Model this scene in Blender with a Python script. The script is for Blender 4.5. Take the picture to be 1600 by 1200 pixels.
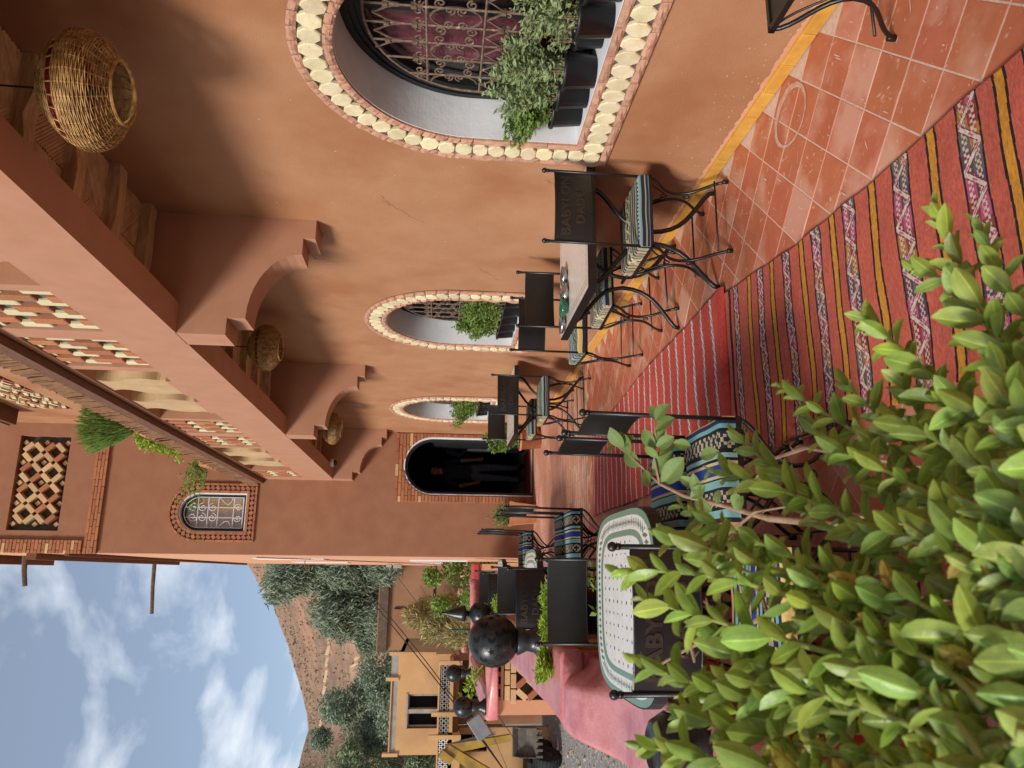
import bpy, bmesh, math, random
import numpy as np
from mathutils import Vector, Matrix, noise as mnoise

for o in list(bpy.data.objects):
    bpy.data.objects.remove(o)
S = bpy.context.scene
COL = S.collection
R = math.radians
PI = math.pi
rnd = random.Random(7)

# ------------------------------------------------------------------ camera
cam_d = bpy.data.cameras.new('camera')
cam = bpy.data.objects.new('camera', cam_d)
COL.objects.link(cam)
S.camera = cam
cam_d.sensor_width = 36
cam_d.lens = 27.0
cam_d.clip_start = 0.02
cam_d.clip_end = 3000
cam_d.dof.use_dof = True
cam_d.dof.focus_distance = 3.4
cam_d.dof.aperture_fstop = 11
f_ = Vector((-298, -119, 1200)).normalized()          # direction of the wall in camera space (right, down, forward)
a_ = -.0325
d_ = Vector((a_, 1, (298*a_+119)/1200)).normalized()  # gravity in camera space
x_ = d_.cross(f_)
M3 = Matrix((x_, f_, -d_))                             # camera (right, down, fwd) -> world
cx = M3 @ Vector((0, 1, 0)); cy = M3 @ Vector((1, 0, 0)); cz = -(M3 @ Vector((0, 0, 1)))
CAM = Vector((0, 0, 1.5))
cam.matrix_world = Matrix(((cx.x, cy.x, cz.x, CAM.x), (cx.y, cy.y, cz.y, CAM.y), (cx.z, cy.z, cz.z, CAM.z), (0, 0, 0, 1)))

# ------------------------------------------------------------------ world, sun, exposure
SUN_EL, SUN_AZ = R(31), R(-122)                          # azimuth from +Y, clockwise
W = bpy.data.worlds.new('World'); S.world = W; W.use_nodes = True
nt = W.node_tree; N = nt.nodes; L = nt.links
for n in list(N): N.remove(n)
out = N.new('ShaderNodeOutputWorld'); bg = N.new('ShaderNodeBackground')
sky = N.new('ShaderNodeTexSky'); sky.sky_type = 'NISHITA'; sky.sun_disc = False
sky.sun_elevation = SUN_EL; sky.sun_rotation = SUN_AZ % (2*PI)
sky.air_density = 1.0; sky.dust_density = 1.0; sky.ozone_density = 1.2; sky.altitude = 1500
tc = N.new('ShaderNodeTexCoord')
sep = N.new('ShaderNodeSeparateXYZ'); L.new(tc.outputs['Generated'], sep.inputs[0])
# project the view direction on a cloud layer
mx = N.new('ShaderNodeMath'); mx.operation = 'MAXIMUM'; mx.inputs[1].default_value = 0.0; L.new(sep.outputs['Z'], mx.inputs[0])
ad = N.new('ShaderNodeMath'); ad.operation = 'ADD'; ad.inputs[1].default_value = 0.22; L.new(mx.outputs[0], ad.inputs[0])
cmb = N.new('ShaderNodeCombineXYZ')
for i, ax in enumerate('XY'):
    dv = N.new('ShaderNodeMath'); dv.operation = 'DIVIDE'; L.new(sep.outputs[ax], dv.inputs[0]); L.new(ad.outputs[0], dv.inputs[1]); L.new(dv.outputs[0], cmb.inputs[i])
n1 = N.new('ShaderNodeTexNoise'); n1.inputs['Scale'].default_value = 3.1; n1.inputs['Detail'].default_value = 7; n1.inputs['Roughness'].default_value = .52; n1.inputs['Distortion'].default_value = .25
mp = N.new('ShaderNodeMapping'); mp.inputs['Location'].default_value = (4.35, 2.6, 0); mp.inputs['Scale'].default_value = (1.0, .75, 1)
L.new(cmb.outputs[0], mp.inputs[0]); L.new(mp.outputs[0], n1.inputs['Vector'])
cr = N.new('ShaderNodeValToRGB'); cr.color_ramp.elements[0].position = .47; cr.color_ramp.elements[1].position = .63
cr.color_ramp.elements[0].color = (.20, .20, .20, 1); cr.color_ramp.elements[1].color = (.9, .9, .9, 1)
L.new(n1.outputs['Fac'], cr.inputs[0])
mixc = N.new('ShaderNodeMix'); mixc.data_type = 'RGBA'
cloudc = N.new('ShaderNodeRGB'); cloudc.outputs[0].default_value = (7.4, 8.0, 8.8, 1)
L.new(cr.outputs[0], mixc.inputs[0]); L.new(sky.outputs[0], mixc.inputs[6]); L.new(cloudc.outputs[0], mixc.inputs[7])
L.new(mixc.outputs[2], bg.inputs[0]); L.new(bg.outputs[0], out.inputs[0])
bg.inputs[1].default_value = 0.082

sun_d = bpy.data.lights.new('sun', 'SUN'); sun = bpy.data.objects.new('sun', sun_d); COL.objects.link(sun)
sun_d.energy = 2.7; sun_d.angle = R(14); sun_d.color = (1, .95, .88)
sv = Vector((math.sin(SUN_AZ)*math.cos(SUN_EL), math.cos(SUN_AZ)*math.cos(SUN_EL), math.sin(SUN_EL)))
sun.rotation_euler = sv.to_track_quat('Z', 'Y').to_euler()
sun.location = sv*60

S.view_settings.view_transform = 'Standard'; S.view_settings.look = 'None'
S.view_settings.gamma = 1; S.view_settings.exposure = 0.56; S.view_settings.use_curve_mapping = False
S.render.engine = 'CYCLES'
S.cycles.use_denoising = True
S.cycles.max_bounces = 8; S.cycles.diffuse_bounces = 2; S.cycles.glossy_bounces = 3; S.cycles.transmission_bounces = 6
S.cycles.sample_clamp_indirect = 6
S.cycles.caustics_reflective = False; S.cycles.caustics_refractive = False

# ------------------------------------------------------------------ materials
def lin(h):
    h = h.lstrip('#'); r = []
    for i in (0, 2, 4):
        c = int(h[i:i+2], 16)/255
        r.append(c/12.92 if c <= .04045 else ((c+.055)/1.055)**2.4)
    return tuple(r)+(1,)

def pm(name, c1, c2=None, scale=8, rough=.8, bump=0, bscale=60, metal=0, rand=0, detail=6, spec=.4, vcol=False, stain=None, stain_scale=1.3,
       contrast=(.35, .68), trans=0, coat=0, bdist=.004, stretch=None, speck=None, speck_scale=40, speck_pos=(.70, .76), randhue=0):
    """procedural surface: two tones by noise, optional large stains, specks, per-object variation and fine relief"""
    m = bpy.data.materials.new(name); m.use_nodes = True
    t = m.node_tree; n = t.nodes; l = t.links
    b = n['Principled BSDF']
    b.inputs['Roughness'].default_value = rough; b.inputs['Metallic'].default_value = metal
    b.inputs['Specular IOR Level'].default_value = spec
    if coat: b.inputs['Coat Weight'].default_value = coat; b.inputs['Coat Roughness'].default_value = .25
    co = n.new('ShaderNodeTexCoord'); vec = co.outputs['Object']
    if stretch:
        mpn = n.new('ShaderNodeMapping'); mpn.inputs['Scale'].default_value = stretch; l.new(vec, mpn.inputs[0]); vec = mpn.outputs[0]
    if rand:
        oi = n.new('ShaderNodeObjectInfo')
        off = n.new('ShaderNodeVectorMath'); off.operation = 'ADD'
        sc_ = n.new('ShaderNodeMath'); sc_.operation = 'MULTIPLY'; sc_.inputs[1].default_value = 40; l.new(oi.outputs['Random'], sc_.inputs[0])
        l.new(vec, off.inputs[0]); l.new(sc_.outputs[0], off.inputs[1]); vec = off.outputs[0]
    def nz(scale, det=detail, rg=.6):
        q = n.new('ShaderNodeTexNoise'); q.inputs['Scale'].default_value = scale; q.inputs['Detail'].default_value = det; q.inputs['Roughness'].default_value = rg
        l.new(vec, q.inputs['Vector']); return q
    def ramp(src, p0, p1):
        q = n.new('ShaderNodeMapRange'); q.inputs[1].default_value = p0; q.inputs[2].default_value = p1; l.new(src, q.inputs[0]); return q.outputs[0]
    def mix(f, a, c):
        q = n.new('ShaderNodeMix'); q.data_type = 'RGBA'
        for s_, v in ((0, f), (6, a), (7, c)):
            if hasattr(v, 'links'): l.new(v, q.inputs[s_])
            else: q.inputs[s_].default_value = v
        return q.outputs[2]
    if c2 is None: c2 = c1
    k1 = lin(c1) if isinstance(c1, str) else c1
    k2 = lin(c2) if isinstance(c2, str) else c2
    if vcol:
        at = n.new('ShaderNodeAttribute'); at.attribute_name = 'Col'
        q = nz(scale); mu = n.new('ShaderNodeMix'); mu.data_type = 'RGBA'; mu.blend_type = 'MULTIPLY'; mu.inputs[0].default_value = 1
        l.new(at.outputs['Color'], mu.inputs[6])
        l.new(mix(ramp(q.outputs['Fac'], *contrast), k1, k2), mu.inputs[7]); col = mu.outputs[2]
    else:
        q = nz(scale); col = mix(ramp(q.outputs['Fac'], *contrast), k1, k2)
    if stain:
        q = nz(stain_scale, 5, .55); col = mix(ramp(q.outputs['Fac'], .50, .64), col, lin(stain))
    if speck:
        q = nz(speck_scale, 3, .5); col = mix(ramp(q.outputs['Fac'], *speck_pos), col, lin(speck))
    if rand:
        hs = n.new('ShaderNodeHueSaturation'); l.new(col, hs.inputs['Color'])
        mr = n.new('ShaderNodeMapRange'); mr.inputs[3].default_value = 1-rand; mr.inputs[4].default_value = 1+rand; l.new(oi.outputs['Random'], mr.inputs[0])
        l.new(mr.outputs[0], hs.inputs['Value'])
        if randhue:
            m7 = n.new('ShaderNodeMath'); m7.operation = 'MULTIPLY'; m7.inputs[1].default_value = 7.31; l.new(oi.outputs['Random'], m7.inputs[0])
            fr = n.new('ShaderNodeMath'); fr.operation = 'FRACT'; l.new(m7.outputs[0], fr.inputs[0])
            mh = n.new('ShaderNodeMapRange'); mh.inputs[3].default_value = .5-randhue; mh.inputs[4].default_value = .5+randhue; l.new(fr.outputs[0], mh.inputs[0])
            l.new(mh.outputs[0], hs.inputs['Hue'])
        col = hs.outputs[0]
    l.new(col, b.inputs['Base Color'])
    if bump:
        q = nz(bscale, 5, .65); bp = n.new('ShaderNodeBump'); bp.inputs['Strength'].default_value = bump; bp.inputs['Distance'].default_value = bdist
        l.new(q.outputs['Fac'], bp.inputs['Height']); l.new(bp.outputs[0], b.inputs['Normal'])
    if trans:
        tr = n.new('ShaderNodeBsdfTranslucent'); l.new(col, tr.inputs[0])
        ms = n.new('ShaderNodeMixShader'); ms.inputs[0].default_value = trans
        l.new(b.outputs[0], ms.inputs[1]); l.new(tr.outputs[0], ms.inputs[2]); l.new(ms.outputs[0], n['Material Output'].inputs[0])
    return m

# ------------------------------------------------------------------ mesh helpers
class MB:
    """collects shapes; build() links them as one mesh object"""
    def __init__(s): s.v = []; s.f = []; s.c = []
    def add(s, vs, fs, col=None):
        o = len(s.v); s.v += [tuple(p) for p in vs]; s.f += [tuple(i+o for i in f) for f in fs]
        if col is not None: s.c += [col]*len(fs)
        return s
    def box(s, x0, x1, y0, y1, z0, z1, m=None, col=None):
        vs = [Vector(p) for p in ((x0, y0, z0), (x1, y0, z0), (x1, y1, z0), (x0, y1, z0), (x0, y0, z1), (x1, y0, z1), (x1, y1, z1), (x0, y1, z1))]
        if m is not None: vs = [m @ p for p in vs]
        return s.add(vs, ((0, 3, 2, 1), (4, 5, 6, 7), (0, 1, 5, 4), (1, 2, 6, 5), (2, 3, 7, 6), (3, 0, 4, 7)), col)
    def bbox(s, x0, x1, y0, y1, z0, z1, b=.005, m=None, col=None):
        """box whose edges are bevelled"""
        vs = []; ix = {}
        X = (x0, x1); Y = (y0, y1); Z = (z0, z1)
        for i in (0, 1):
            for j in (0, 1):
                for k in (0, 1):
                    sx = b*(1-2*i); sy = b*(1-2*j); sz = b*(1-2*k)
                    for a, p in (('x', (X[i], Y[j]+sy, Z[k]+sz)), ('y', (X[i]+sx, Y[j], Z[k]+sz)), ('z', (X[i]+sx, Y[j]+sy, Z[k]))):
                        ix[(a, i, j, k)] = len(vs); vs.append(Vector(p))
        g = lambda a, i, j, k: ix[(a, i, j, k)]
        fs = []
        for q in (0, 1):
            o = ((0, 0), (1, 0), (1, 1), (0, 1))
            fs.append([g('x', q, *p) for p in o]); fs.append([g('y', p[0], q, p[1]) for p in o]); fs.append([g('z', p[0], p[1], q) for p in o])
        for i in (0, 1):
            for j in (0, 1):
                fs.append((g('x', i, j, 0), g('x', i, j, 1), g('y', i, j, 1), g('y', i, j, 0)))
                fs.append((g('x', i, 0, j), g('x', i, 1, j), g('z', i, 1, j), g('z', i, 0, j)))
                fs.append((g('y', 0, i, j), g('y', 1, i, j), g('z', 1, i, j), g('z', 0, i, j)))
                for k in (0, 1): fs.append((g('x', i, j, k), g('y', i, j, k), g('z', i, j, k)))
        if m is not None: vs = [m @ p for p in vs]
        return s.add(vs, fs, col)
    def tube(s, pts, r, n=6, r1=None, cap=True, col=None, closed=False):
        pts = [Vector(p) for p in pts]; k = len(pts)
        if k < 2: return s
        o = len(s.v); prev = None
        for i, p in enumerate(pts):
            if closed: t = pts[(i+1) % k]-pts[i-1]
            else: t = pts[min(i+1, k-1)]-pts[max(i-1, 0)]
            if t.length < 1e-9: t = Vector((0, 0, 1))
            t.normalize()
            if prev is None:
                u = t.orthogonal().normalized()
            else:
                u = prev - t*prev.dot(t)
                u = u.normalized() if u.length > 1e-6 else t.orthogonal().normalized()
            prev = u; w = t.cross(u)
            rr = r if r1 is None else r+(r1-r)*i/(k-1)
            for j in range(n):
                a = 2*PI*j/n; q = p+(u*math.cos(a)+w*math.sin(a))*rr; s.v.append(tuple(q))
        fs = []
        for i in range(k if closed else k-1):
            i2 = (i+1) % k
            for j in range(n):
                j2 = (j+1) % n; fs.append((o+i*n+j, o+i*n+j2, o+i2*n+j2, o+i2*n+j))
        if cap and not closed:
            fs.append(tuple(o+j for j in range(n-1, -1, -1))); fs.append(tuple(o+(k-1)*n+j for j in range(n)))
        s.f += fs
        if col is not None: s.c += [col]*len(fs)
        return s
    def lathe(s, prof, n=16, m=None, col=None, cap=True):
        vs = []; fs = []
        for r, z in prof:
            for j in range(n): a = 2*PI*j/n; vs.append(Vector((r*math.cos(a), r*math.sin(a), z)))
        for i in range(len(prof)-1):
            for j in range(n):
                j2 = (j+1) % n; fs.append((i*n+j, i*n+j2, (i+1)*n+j2, (i+1)*n+j))
        if cap:
            fs.append(tuple(range(n-1, -1, -1))); fs.append(tuple((len(prof)-1)*n+j for j in range(n)))
        if m is not None: vs = [m @ p for p in vs]
        return s.add(vs, fs, col)
    def ball(s, c, r, n=10, k=6, m=None, col=None):
        prof = [(max(1e-4, r*math.sin(PI*i/k)), -r*math.cos(PI*i/k)) for i in range(k+1)]
        return s.lathe(prof, n, Matrix.Translation(c) if m is None else m @ Matrix.Translation(c), col)
    def prism(s, poly, axis, a, b, col=None, m=None):
        """polygon (list of 2d points) extruded along axis between a and b; axis x: (y,z), y: (x,z), z: (x,y)"""
        def P(p, d):
            return {'x': (d, p[0], p[1]), 'y': (p[0], d, p[1]), 'z': (p[0], p[1], d)}[axis]
        k = len(poly); vs = [Vector(P(p, a)) for p in poly]+[Vector(P(p, b)) for p in poly]
        if m is not None: vs = [m @ p for p in vs]
        fs = [tuple(range(k-1, -1, -1)), tuple(range(k, 2*k))]+[(i, (i+1) % k, k+(i+1) % k, k+i) for i in range(k)]
        return s.add(vs, fs, col)
    def mesh(s, name, mat=None, smooth=False):
        me = bpy.data.meshes.new(name); me.from_pydata(s.v, [], s.f)
        if s.c:
            ca = me.color_attributes.new('Col', 'FLOAT_COLOR', 'CORNER')
            arr = np.empty((len(me.loops), 4), dtype=np.float32); i = 0
            for f, c in zip(s.f, s.c):
                arr[i:i+len(f)] = c if len(c) == 4 else (*c, 1); i += len(f)
            ca.data.foreach_set('color', arr.ravel())
        bm = bmesh.new(); bm.from_mesh(me); bmesh.ops.recalc_face_normals(bm, faces=bm.faces); bm.to_mesh(me); bm.free()
        if smooth:
            me.polygons.foreach_set('use_smooth', [True]*len(me.polygons))
        if mat is not None: me.materials.append(mat)
        return me
    def build(s, name, mat=None, parent=None, smooth=False, **kw):
        return obj(name, s.mesh(name, mat, smooth), parent, **kw)

def obj(name, me, parent=None, loc=None, rz=0, mw=None, label=None, kind=None):
    o = bpy.data.objects.new(name, me); COL.objects.link(o)
    if parent is not None: o.parent = parent
    if mw is not None: o.matrix_local = mw
    elif loc is not None:
        o.location = loc; o.rotation_euler = (0, 0, rz)
    if label: o['label'] = label
    if kind: o['kind'] = kind
    return o

def thing(name, label, cat, loc=(0, 0, 0), rz=0, group=None):
    o = bpy.data.objects.new(name, None); COL.objects.link(o); o.location = loc; o.rotation_euler = (0, 0, rz)
    o.empty_display_size = .1
    return tag(o, label, cat, group)

def tag(o, label, cat, group=None):
    o['label'] = label; o['category'] = cat
    if group: o['group'] = group
    return o

def dup(root, loc, rz, label, group=None):
    r = root.copy(); COL.objects.link(r); r.location = loc; r.rotation_euler = (0, 0, rz); r['label'] = label
    if group: r['group'] = group
    for ch in list(root.children):
        c = ch.copy(); COL.objects.link(c); c.parent = r
        for g in list(ch.children):
            d = g.copy(); COL.objects.link(d); d.parent = c
    return r

def grid_mesh(name, P, C, mat, smooth=True, closed=False):
    """P: (rows, cols, 3) points, C: (rows-1, cols-1, 3) face colours or None"""
    h, w, _ = P.shape
    me = bpy.data.meshes.new(name)
    idx = np.arange(h*w).reshape(h, w)
    F = np.stack([idx[:-1, :-1], idx[:-1, 1:], idx[1:, 1:], idx[1:, :-1]], -1).reshape(-1, 4)
    me.vertices.add(h*w); me.vertices.foreach_set('co', P.reshape(-1).astype(np.float32))
    me.loops.add(F.size); me.loops.foreach_set('vertex_index', F.reshape(-1).astype(np.int32))
    me.polygons.add(len(F)); me.polygons.foreach_set('loop_start', np.arange(0, F.size, 4, dtype=np.int32)); me.polygons.foreach_set('loop_total', np.full(len(F), 4, dtype=np.int32))
    me.update(calc_edges=True); me.validate()
    if C is not None:
        ca = me.color_attributes.new('Col', 'FLOAT_COLOR', 'CORNER')
        c = np.ones((len(F), 4, 4), dtype=np.float32); c[:, :, :3] = C.reshape(-1, 1, 3)
        ca.data.foreach_set('color', c.ravel())
    if smooth: me.polygons.foreach_set('use_smooth', [True]*len(me.polygons))
    me.materials.append(mat)
    return me

def arc(c, r, a0, a1, n, plane='yz', x=0):
    pts = []
    for i in range(n+1):
        a = a0+(a1-a0)*i/n; u = c[0]+r*math.cos(a); v = c[1]+r*math.sin(a)
        pts.append((x, u, v) if plane == 'yz' else (u, x, v) if plane == 'xz' else (u, v, x))
    return pts
def bez(p0, p1, p2, p3, n=8):
    p0, p1, p2, p3 = map(Vector, (p0, p1, p2, p3)); r = []
    for i in range(n+1):
        t = i/n; r.append(p0*(1-t)**3+p1*3*t*(1-t)**2+p2*3*t*t*(1-t)+p3*t**3)
    return r

# ------------------------------------------------------------------ shared materials
M = {}
M['plaster'] = pm('terracotta_plaster', '#ab7c5a', '#a37250', 4.0, .88, .6, 130, stain='#9a6643', stain_scale=.9, speck='#c99c7c', speck_scale=38, speck_pos=(.735, .78), bdist=.004)
M['plaster_tower'] = pm('brown_plaster', '#9c6c50', '#926248', 4, .9, .7, 55, stain='#97684c', stain_scale=.9, bdist=.004)
M['plaster_beam'] = pm('rose_plaster', '#b07f64', '#a8775b', 5, .9, .55, 140, bdist=.002)
M['plaster_light'] = pm('pale_plaster', '#d09a78', '#c88f6d', 2, .9, .3, 60)
M['white'] = pm('white_plaster', '#e3e3e3', '#d6d6d8', 6, .8, .5, 22, bdist=.004)
M['cream'] = pm('cream_stone', '#dfd2ae', '#cbb98f', 14, .75, .5, 40, rand=.12, randhue=.012, speck='#a88f66', speck_scale=55, speck_pos=(.68, .78))
M['cream_paint'] = pm('cream_paint', '#bfa078', '#ab8c66', 6, .85, .3, 40)
M['cutbrick'] = pm('cut_brick', '#c0937a', '#ab7c64', 22, .85, .9, 26, rand=.10, bdist=.012)
M['brick'] = pm('brick', '#b77b55', '#96593a', 25, .88, .6, 70, rand=.16, randhue=.008)
M['brick_pale'] = pm('pale_brick', '#d0b084', '#bd966c', 25, .88, .5, 70, rand=.14, randhue=.01)
M['brick_red'] = pm('red_brick', '#a86c50', '#8e5840', 25, .88, .5, 70, rand=.14)
M['brick_cream'] = pm('cream_brick', '#dad0aa', '#c4b78e', 25, .85, .4, 70, rand=.08)
M['mortar'] = pm('grey_mortar', '#6c655c', '#504a44', 30, .95, .7, 60)
M['black'] = pm('black_metal', '#141414', '#1c1a19', 30, .38, .15, 120, spec=.5)
M['lettering'] = pm('rust_lettering', '#362920', '#2a201a', 60, .5, .3, 80)
M['blackplate'] = pm('black_plate', '#161414', '#1e1b19', 18, .34, .12, 80, spec=.5, speck='#4a4440', speck_scale=60, speck_pos=(.76, .80))
M['frame'] = pm('black_paint', '#191b1d', '#202224', 14, .5, .1, 40)
M['iron'] = pm('rusted_iron', '#7d6a5a', '#5c4438', 35, .75, .5, 90, metal=.15, speck='#a58c70', speck_scale=30, speck_pos=(.6, .75))
M['curtain'] = pm('wine_curtain', '#70303e', '#582632', 9, .9, .3, 60, stretch=(1, 6, 1))
M['dark'] = pm('unlit_dark', '#14100e', '#0e0b0a', 3, .9)  # near-black colour carries the shade of unlit rooms and gaps
M['wood'] = pm('weathered_wood', '#d6b48c', '#b08a62', 6, .85, .6, 30, stretch=(1, 12, 12), rand=.12)
M['wood_dark'] = pm('brown_wood', '#734a32', '#5a3826', 6, .7, .4, 30, stretch=(10, 1, 10))
M['reed'] = pm('reed', '#dcb890', '#c0976a', 14, .75, .3, 60, rand=.15)
M['bamboo'] = pm('dark_bamboo', '#8c6444', '#6a4a32', 20, .8, .5, 80, rand=.2)
M['wicker'] = pm('wicker', '#b89058', '#84602f', 30, .6, .3, 90, contrast=(.38,.6))
M['tile'] = pm('terracotta_tile', '#bd6e4e', '#b26346', 9, .5, .3, 30, rand=.045, randhue=.004, speck='#dcae96', speck_scale=34, speck_pos=(.64, .8), stain='#cb937a', stain_scale=2.6)
M['tile_pale'] = pm('pale_terracotta_tile', '#cf9678', '#c48a6c', 6, .6, .3, 30, rand=.10, randhue=.008, stain='#d8a990', stain_scale=3)
M['grout'] = pm('pale_grout', '#d6b8a4', '#c8a590', 40, .9, .6, 80)
M['yellow_tile'] = pm('yellow_tile', '#d3a048', '#c08a3a', 12, .4, .1, 40, rand=.08, speck='#c9925a', speck_scale=20)
M['pink'] = pm('pink_gloss', '#cf8684', '#c07270', 7, .34, .55, 18, coat=.3, speck='#8e4a4a', speck_scale=60, speck_pos=(.68, .74), stain='#b8666a', stain_scale=5, bdist=.012)
M['pinkred'] = pm('red_paint', '#b14a48', '#a04040', 7, .45, .4, 25, speck='#7e302e', speck_scale=30)
M['ceramic'] = pm('black_ceramic', '#222426', '#1a1c1e', 14, .34, .2, 40, spec=.5)
M['pot'] = pm('black_plastic', '#18181a', '#222224', 20, .42, .1, 40, speck='#4c4844', speck_scale=24, speck_pos=(.70, .80))
M['soil'] = pm('soil', '#3a2a1e', '#2a1e16', 40, .95, .8, 60)
M['terracotta_pot'] = pm('terracotta_pot', '#c0825c', '#ab6d48', 10, .8, .3, 40)
M['leaf'] = pm('bush_leaf', '#acc264', '#7f9846', 70, .38, .25, 60, rand=.34, randhue=.024, trans=.38, spec=.5, vcol=True)
M['leaf_mass'] = pm('bush_leaf_mass', '#a8c05c', '#86a04a', 40, .38, .25, 60, trans=.30, spec=.5, vcol=True)
M['leaf_old'] = pm('yellowing_leaf', '#c0ac4c', '#98843c', 60, .5, .25, 60, rand=.25, randhue=.02, trans=.3, vcol=True, speck='#7a5a2c', speck_scale=90, speck_pos=(.56, .66))
M['leaf_pot'] = pm('herb_leaf', '#a2b07e', '#7f9260', 12, .6, .2, 60, trans=.25, rand=.1)
M['leaf_green'] = pm('green_leaf', '#88a24c', '#66843a', 9, .6, .2, 60, trans=.3)
M['leaf_lime'] = pm('lime_leaf', '#a3bb3e', '#8aa532', 9, .6, .2, 60, trans=.3)
M['leaf_sprig'] = pm('sprig_leaf', '#7d9350', '#6c8444', 18, .5, .2, 40, rand=.15, trans=.3)
M['twig'] = pm('brown_twig', '#a08468', '#7c6048', 30, .85, .4, 90)
M['stem'] = pm('green_stem', '#9aa45a', '#87904a', 20, .7)
M['tree_leaf'] = pm('olive_leaf', '#98a48c', '#7a886e', .9, .7, 0, trans=.15, detail=4)
M['tree_leaf2'] = pm('tree_leaf', '#8f9c78', '#748664', .9, .7, 0, trans=.15, detail=4)
M['broom'] = pm('broom_leaf', '#c4b888', '#a8a068', 1.5, .8, 0, trans=.2)
M['bark'] = pm('bark', '#6b5a48', '#52443a', 8, .9, .8, 20)
M['skin'] = pm('skin', '#936349', '#8a5a42', 6, .5)
M['cloth_dark'] = pm('dark_cloth', '#1d1f24', '#16181c', 20, .9, .3, 90)
M['cloth_trouser'] = pm('grey_trousers', '#4d4f58', '#42444c', 20, .9, .3, 90)
M['hair'] = pm('black_hair', '#14110f', '#0e0c0b', 40, .6)
M['apron'] = pm('pale_apron', '#b9c2c6', '#a6b0b4', 10, .9)
M['carpet_red'] = pm('red_carpet', '#8e2a2c', '#7c2224', 40, .95, .4, 120)
M['woven'] = pm('woven_wool', (1.08, 1.06, 1.06, 1), (.68, .66, .66, 1), 55, .95, .8, 240, vcol=True, bdist=.003, contrast=(.36, .66), detail=9, stretch=(1, 2.2, 1), speck='#d49a8c', speck_scale=120, speck_pos=(.66, .9))
M['cushion'] = pm('cushion_fabric', (1, 1, 1, 1), (.82, .82, .82, 1), 140, .92, .5, 220, vcol=True, bdist=.001)
M['mosaic'] = pm('mosaic_tile', (1, 1, 1, 1), (.88, .86, .84, 1), 30, .3, .15, 60, vcol=True, spec=.5)
M['silver'] = pm('silver_metal', '#b8b8b4', '#9a9a96', 20, .25, .1, 30, metal=.9)
M['greenglass'] = pm('green_glaze', '#1f6b50', '#184f3e', 10, .15, spec=.6)
M['steel'] = pm('grey_steel', '#8b8d90', '#767a7e', 10, .5, .1, 30, metal=.3)
M['gravel'] = pm('gravel', '#a89886', '#7f7468', 14, .95, 1, 8, speck='#c8bca8', speck_scale=8, speck_pos=(.6, .7), bdist=.05)
M['asphalt'] = pm('grey_road', '#8a8986', '#6d6c6a', 30, .9, .8, 20, speck='#b5b3ac', speck_scale=12, speck_pos=(.55, .7), bdist=.02)
M['house'] = pm('ochre_render', '#d0a878', '#c39a6a', 1.2, .9, .3, 12, stain='#b89068', stain_scale=.4)
M['house_brown'] = pm('brown_render', '#a5795a', '#94694c', 1.2, .9, .3, 12)
M['concrete'] = pm('grey_concrete', '#a8a298', '#8f8a80', 4, .9, .4, 12)
M['yellow_machine'] = pm('yellow_machine_paint', '#b3923c', '#9c7c30', 3, .6, .2, 20, stain='#83683a')
M['rubber'] = pm('rubber', '#26282a', '#1c1e20', 10, .85, .4, 20)
M['bucket'] = pm('worn_steel', '#6e675c', '#524c44', 4, .7, .3, 16, metal=.2)
M['cable'] = pm('black_cable', '#121212', '#181818', 10, .6)

glass = bpy.data.materials.new('window_glass'); glass.use_nodes = True
_n = glass.node_tree.nodes; _l = glass.node_tree.links
_t = _n.new('ShaderNodeBsdfTransparent'); _g = _n.new('ShaderNodeBsdfGlossy'); _g.inputs['Roughness'].default_value = .03; 
_m = _n.new('ShaderNodeMixShader'); _m.inputs[0].default_value = .06; _l.new(_t.outputs[0], _m.inputs[1]); _l.new(_g.outputs[0], _m.inputs[2]); _l.new(_m.outputs[0], _n['Material Output'].inputs[0])
M['glass'] = glass
# ================================================================== structure: the long house with arched windows
WX = 2.2
house = thing('arcade_house', 'long terracotta plastered house with three arched windows under a bracketed balcony', 'building', (WX, 6, 0))
house.location = (0, 0, 0)

def arch_pts(c, r, zs, n=24, a0=PI, a1=0):
    return [(c+r*math.cos(a0+(a1-a0)*i/n), zs+r*math.sin(a0+(a1-a0)*i/n)) for i in range(n+1)]

WR, WZS, WZB = .63, 1.38, .84
WC = (2.92, 6.58, 10.33)
w = MB(); T0, T1 = WX, WX+.3
HR = WR+.012
ed = [-5]+[e for c in WC for e in (c-HR, c+HR)]+[12.2]
for i in range(0, len(ed), 2): w.prism([(ed[i], -.15), (ed[i+1], -.15), (ed[i+1], 3.6), (ed[i], 3.6)], 'x', T0, T1)
for c in WC:
    w.prism([(c-HR, -.15), (c+HR, -.15), (c+HR, WZB-.012), (c-HR, WZB-.012)], 'x', T0, T1)
    w.prism(arch_pts(c, HR, WZS)+[(c+HR, 3.6), (c-HR, 3.6)], 'x', T0, T1)
w.box(T0, T1, -5, 12.2, 3.6, 6.62)
for y0, y1 in ((-5, 8.1), (11.05, 12.2)): w.box(T0, T1, y0, y1, 6.62, 7.22)
w.box(T0, T1, -5, 12.2, 7.22, 9.6)
w.build('facade_wall', M['plaster'], house)
# room behind the windows
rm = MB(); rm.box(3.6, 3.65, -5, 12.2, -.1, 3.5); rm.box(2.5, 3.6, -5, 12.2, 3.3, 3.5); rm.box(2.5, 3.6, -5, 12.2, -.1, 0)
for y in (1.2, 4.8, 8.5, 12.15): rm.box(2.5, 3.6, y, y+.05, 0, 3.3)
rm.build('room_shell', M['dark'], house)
rb_ = MB(); rb_.box(2.32, 2.36, 8.1, 11.05, 6.6, 7.24); rb_.build('lattice_shade', M['dark'], house)  # near-black sheet paints the shade behind the open bricks

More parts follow.
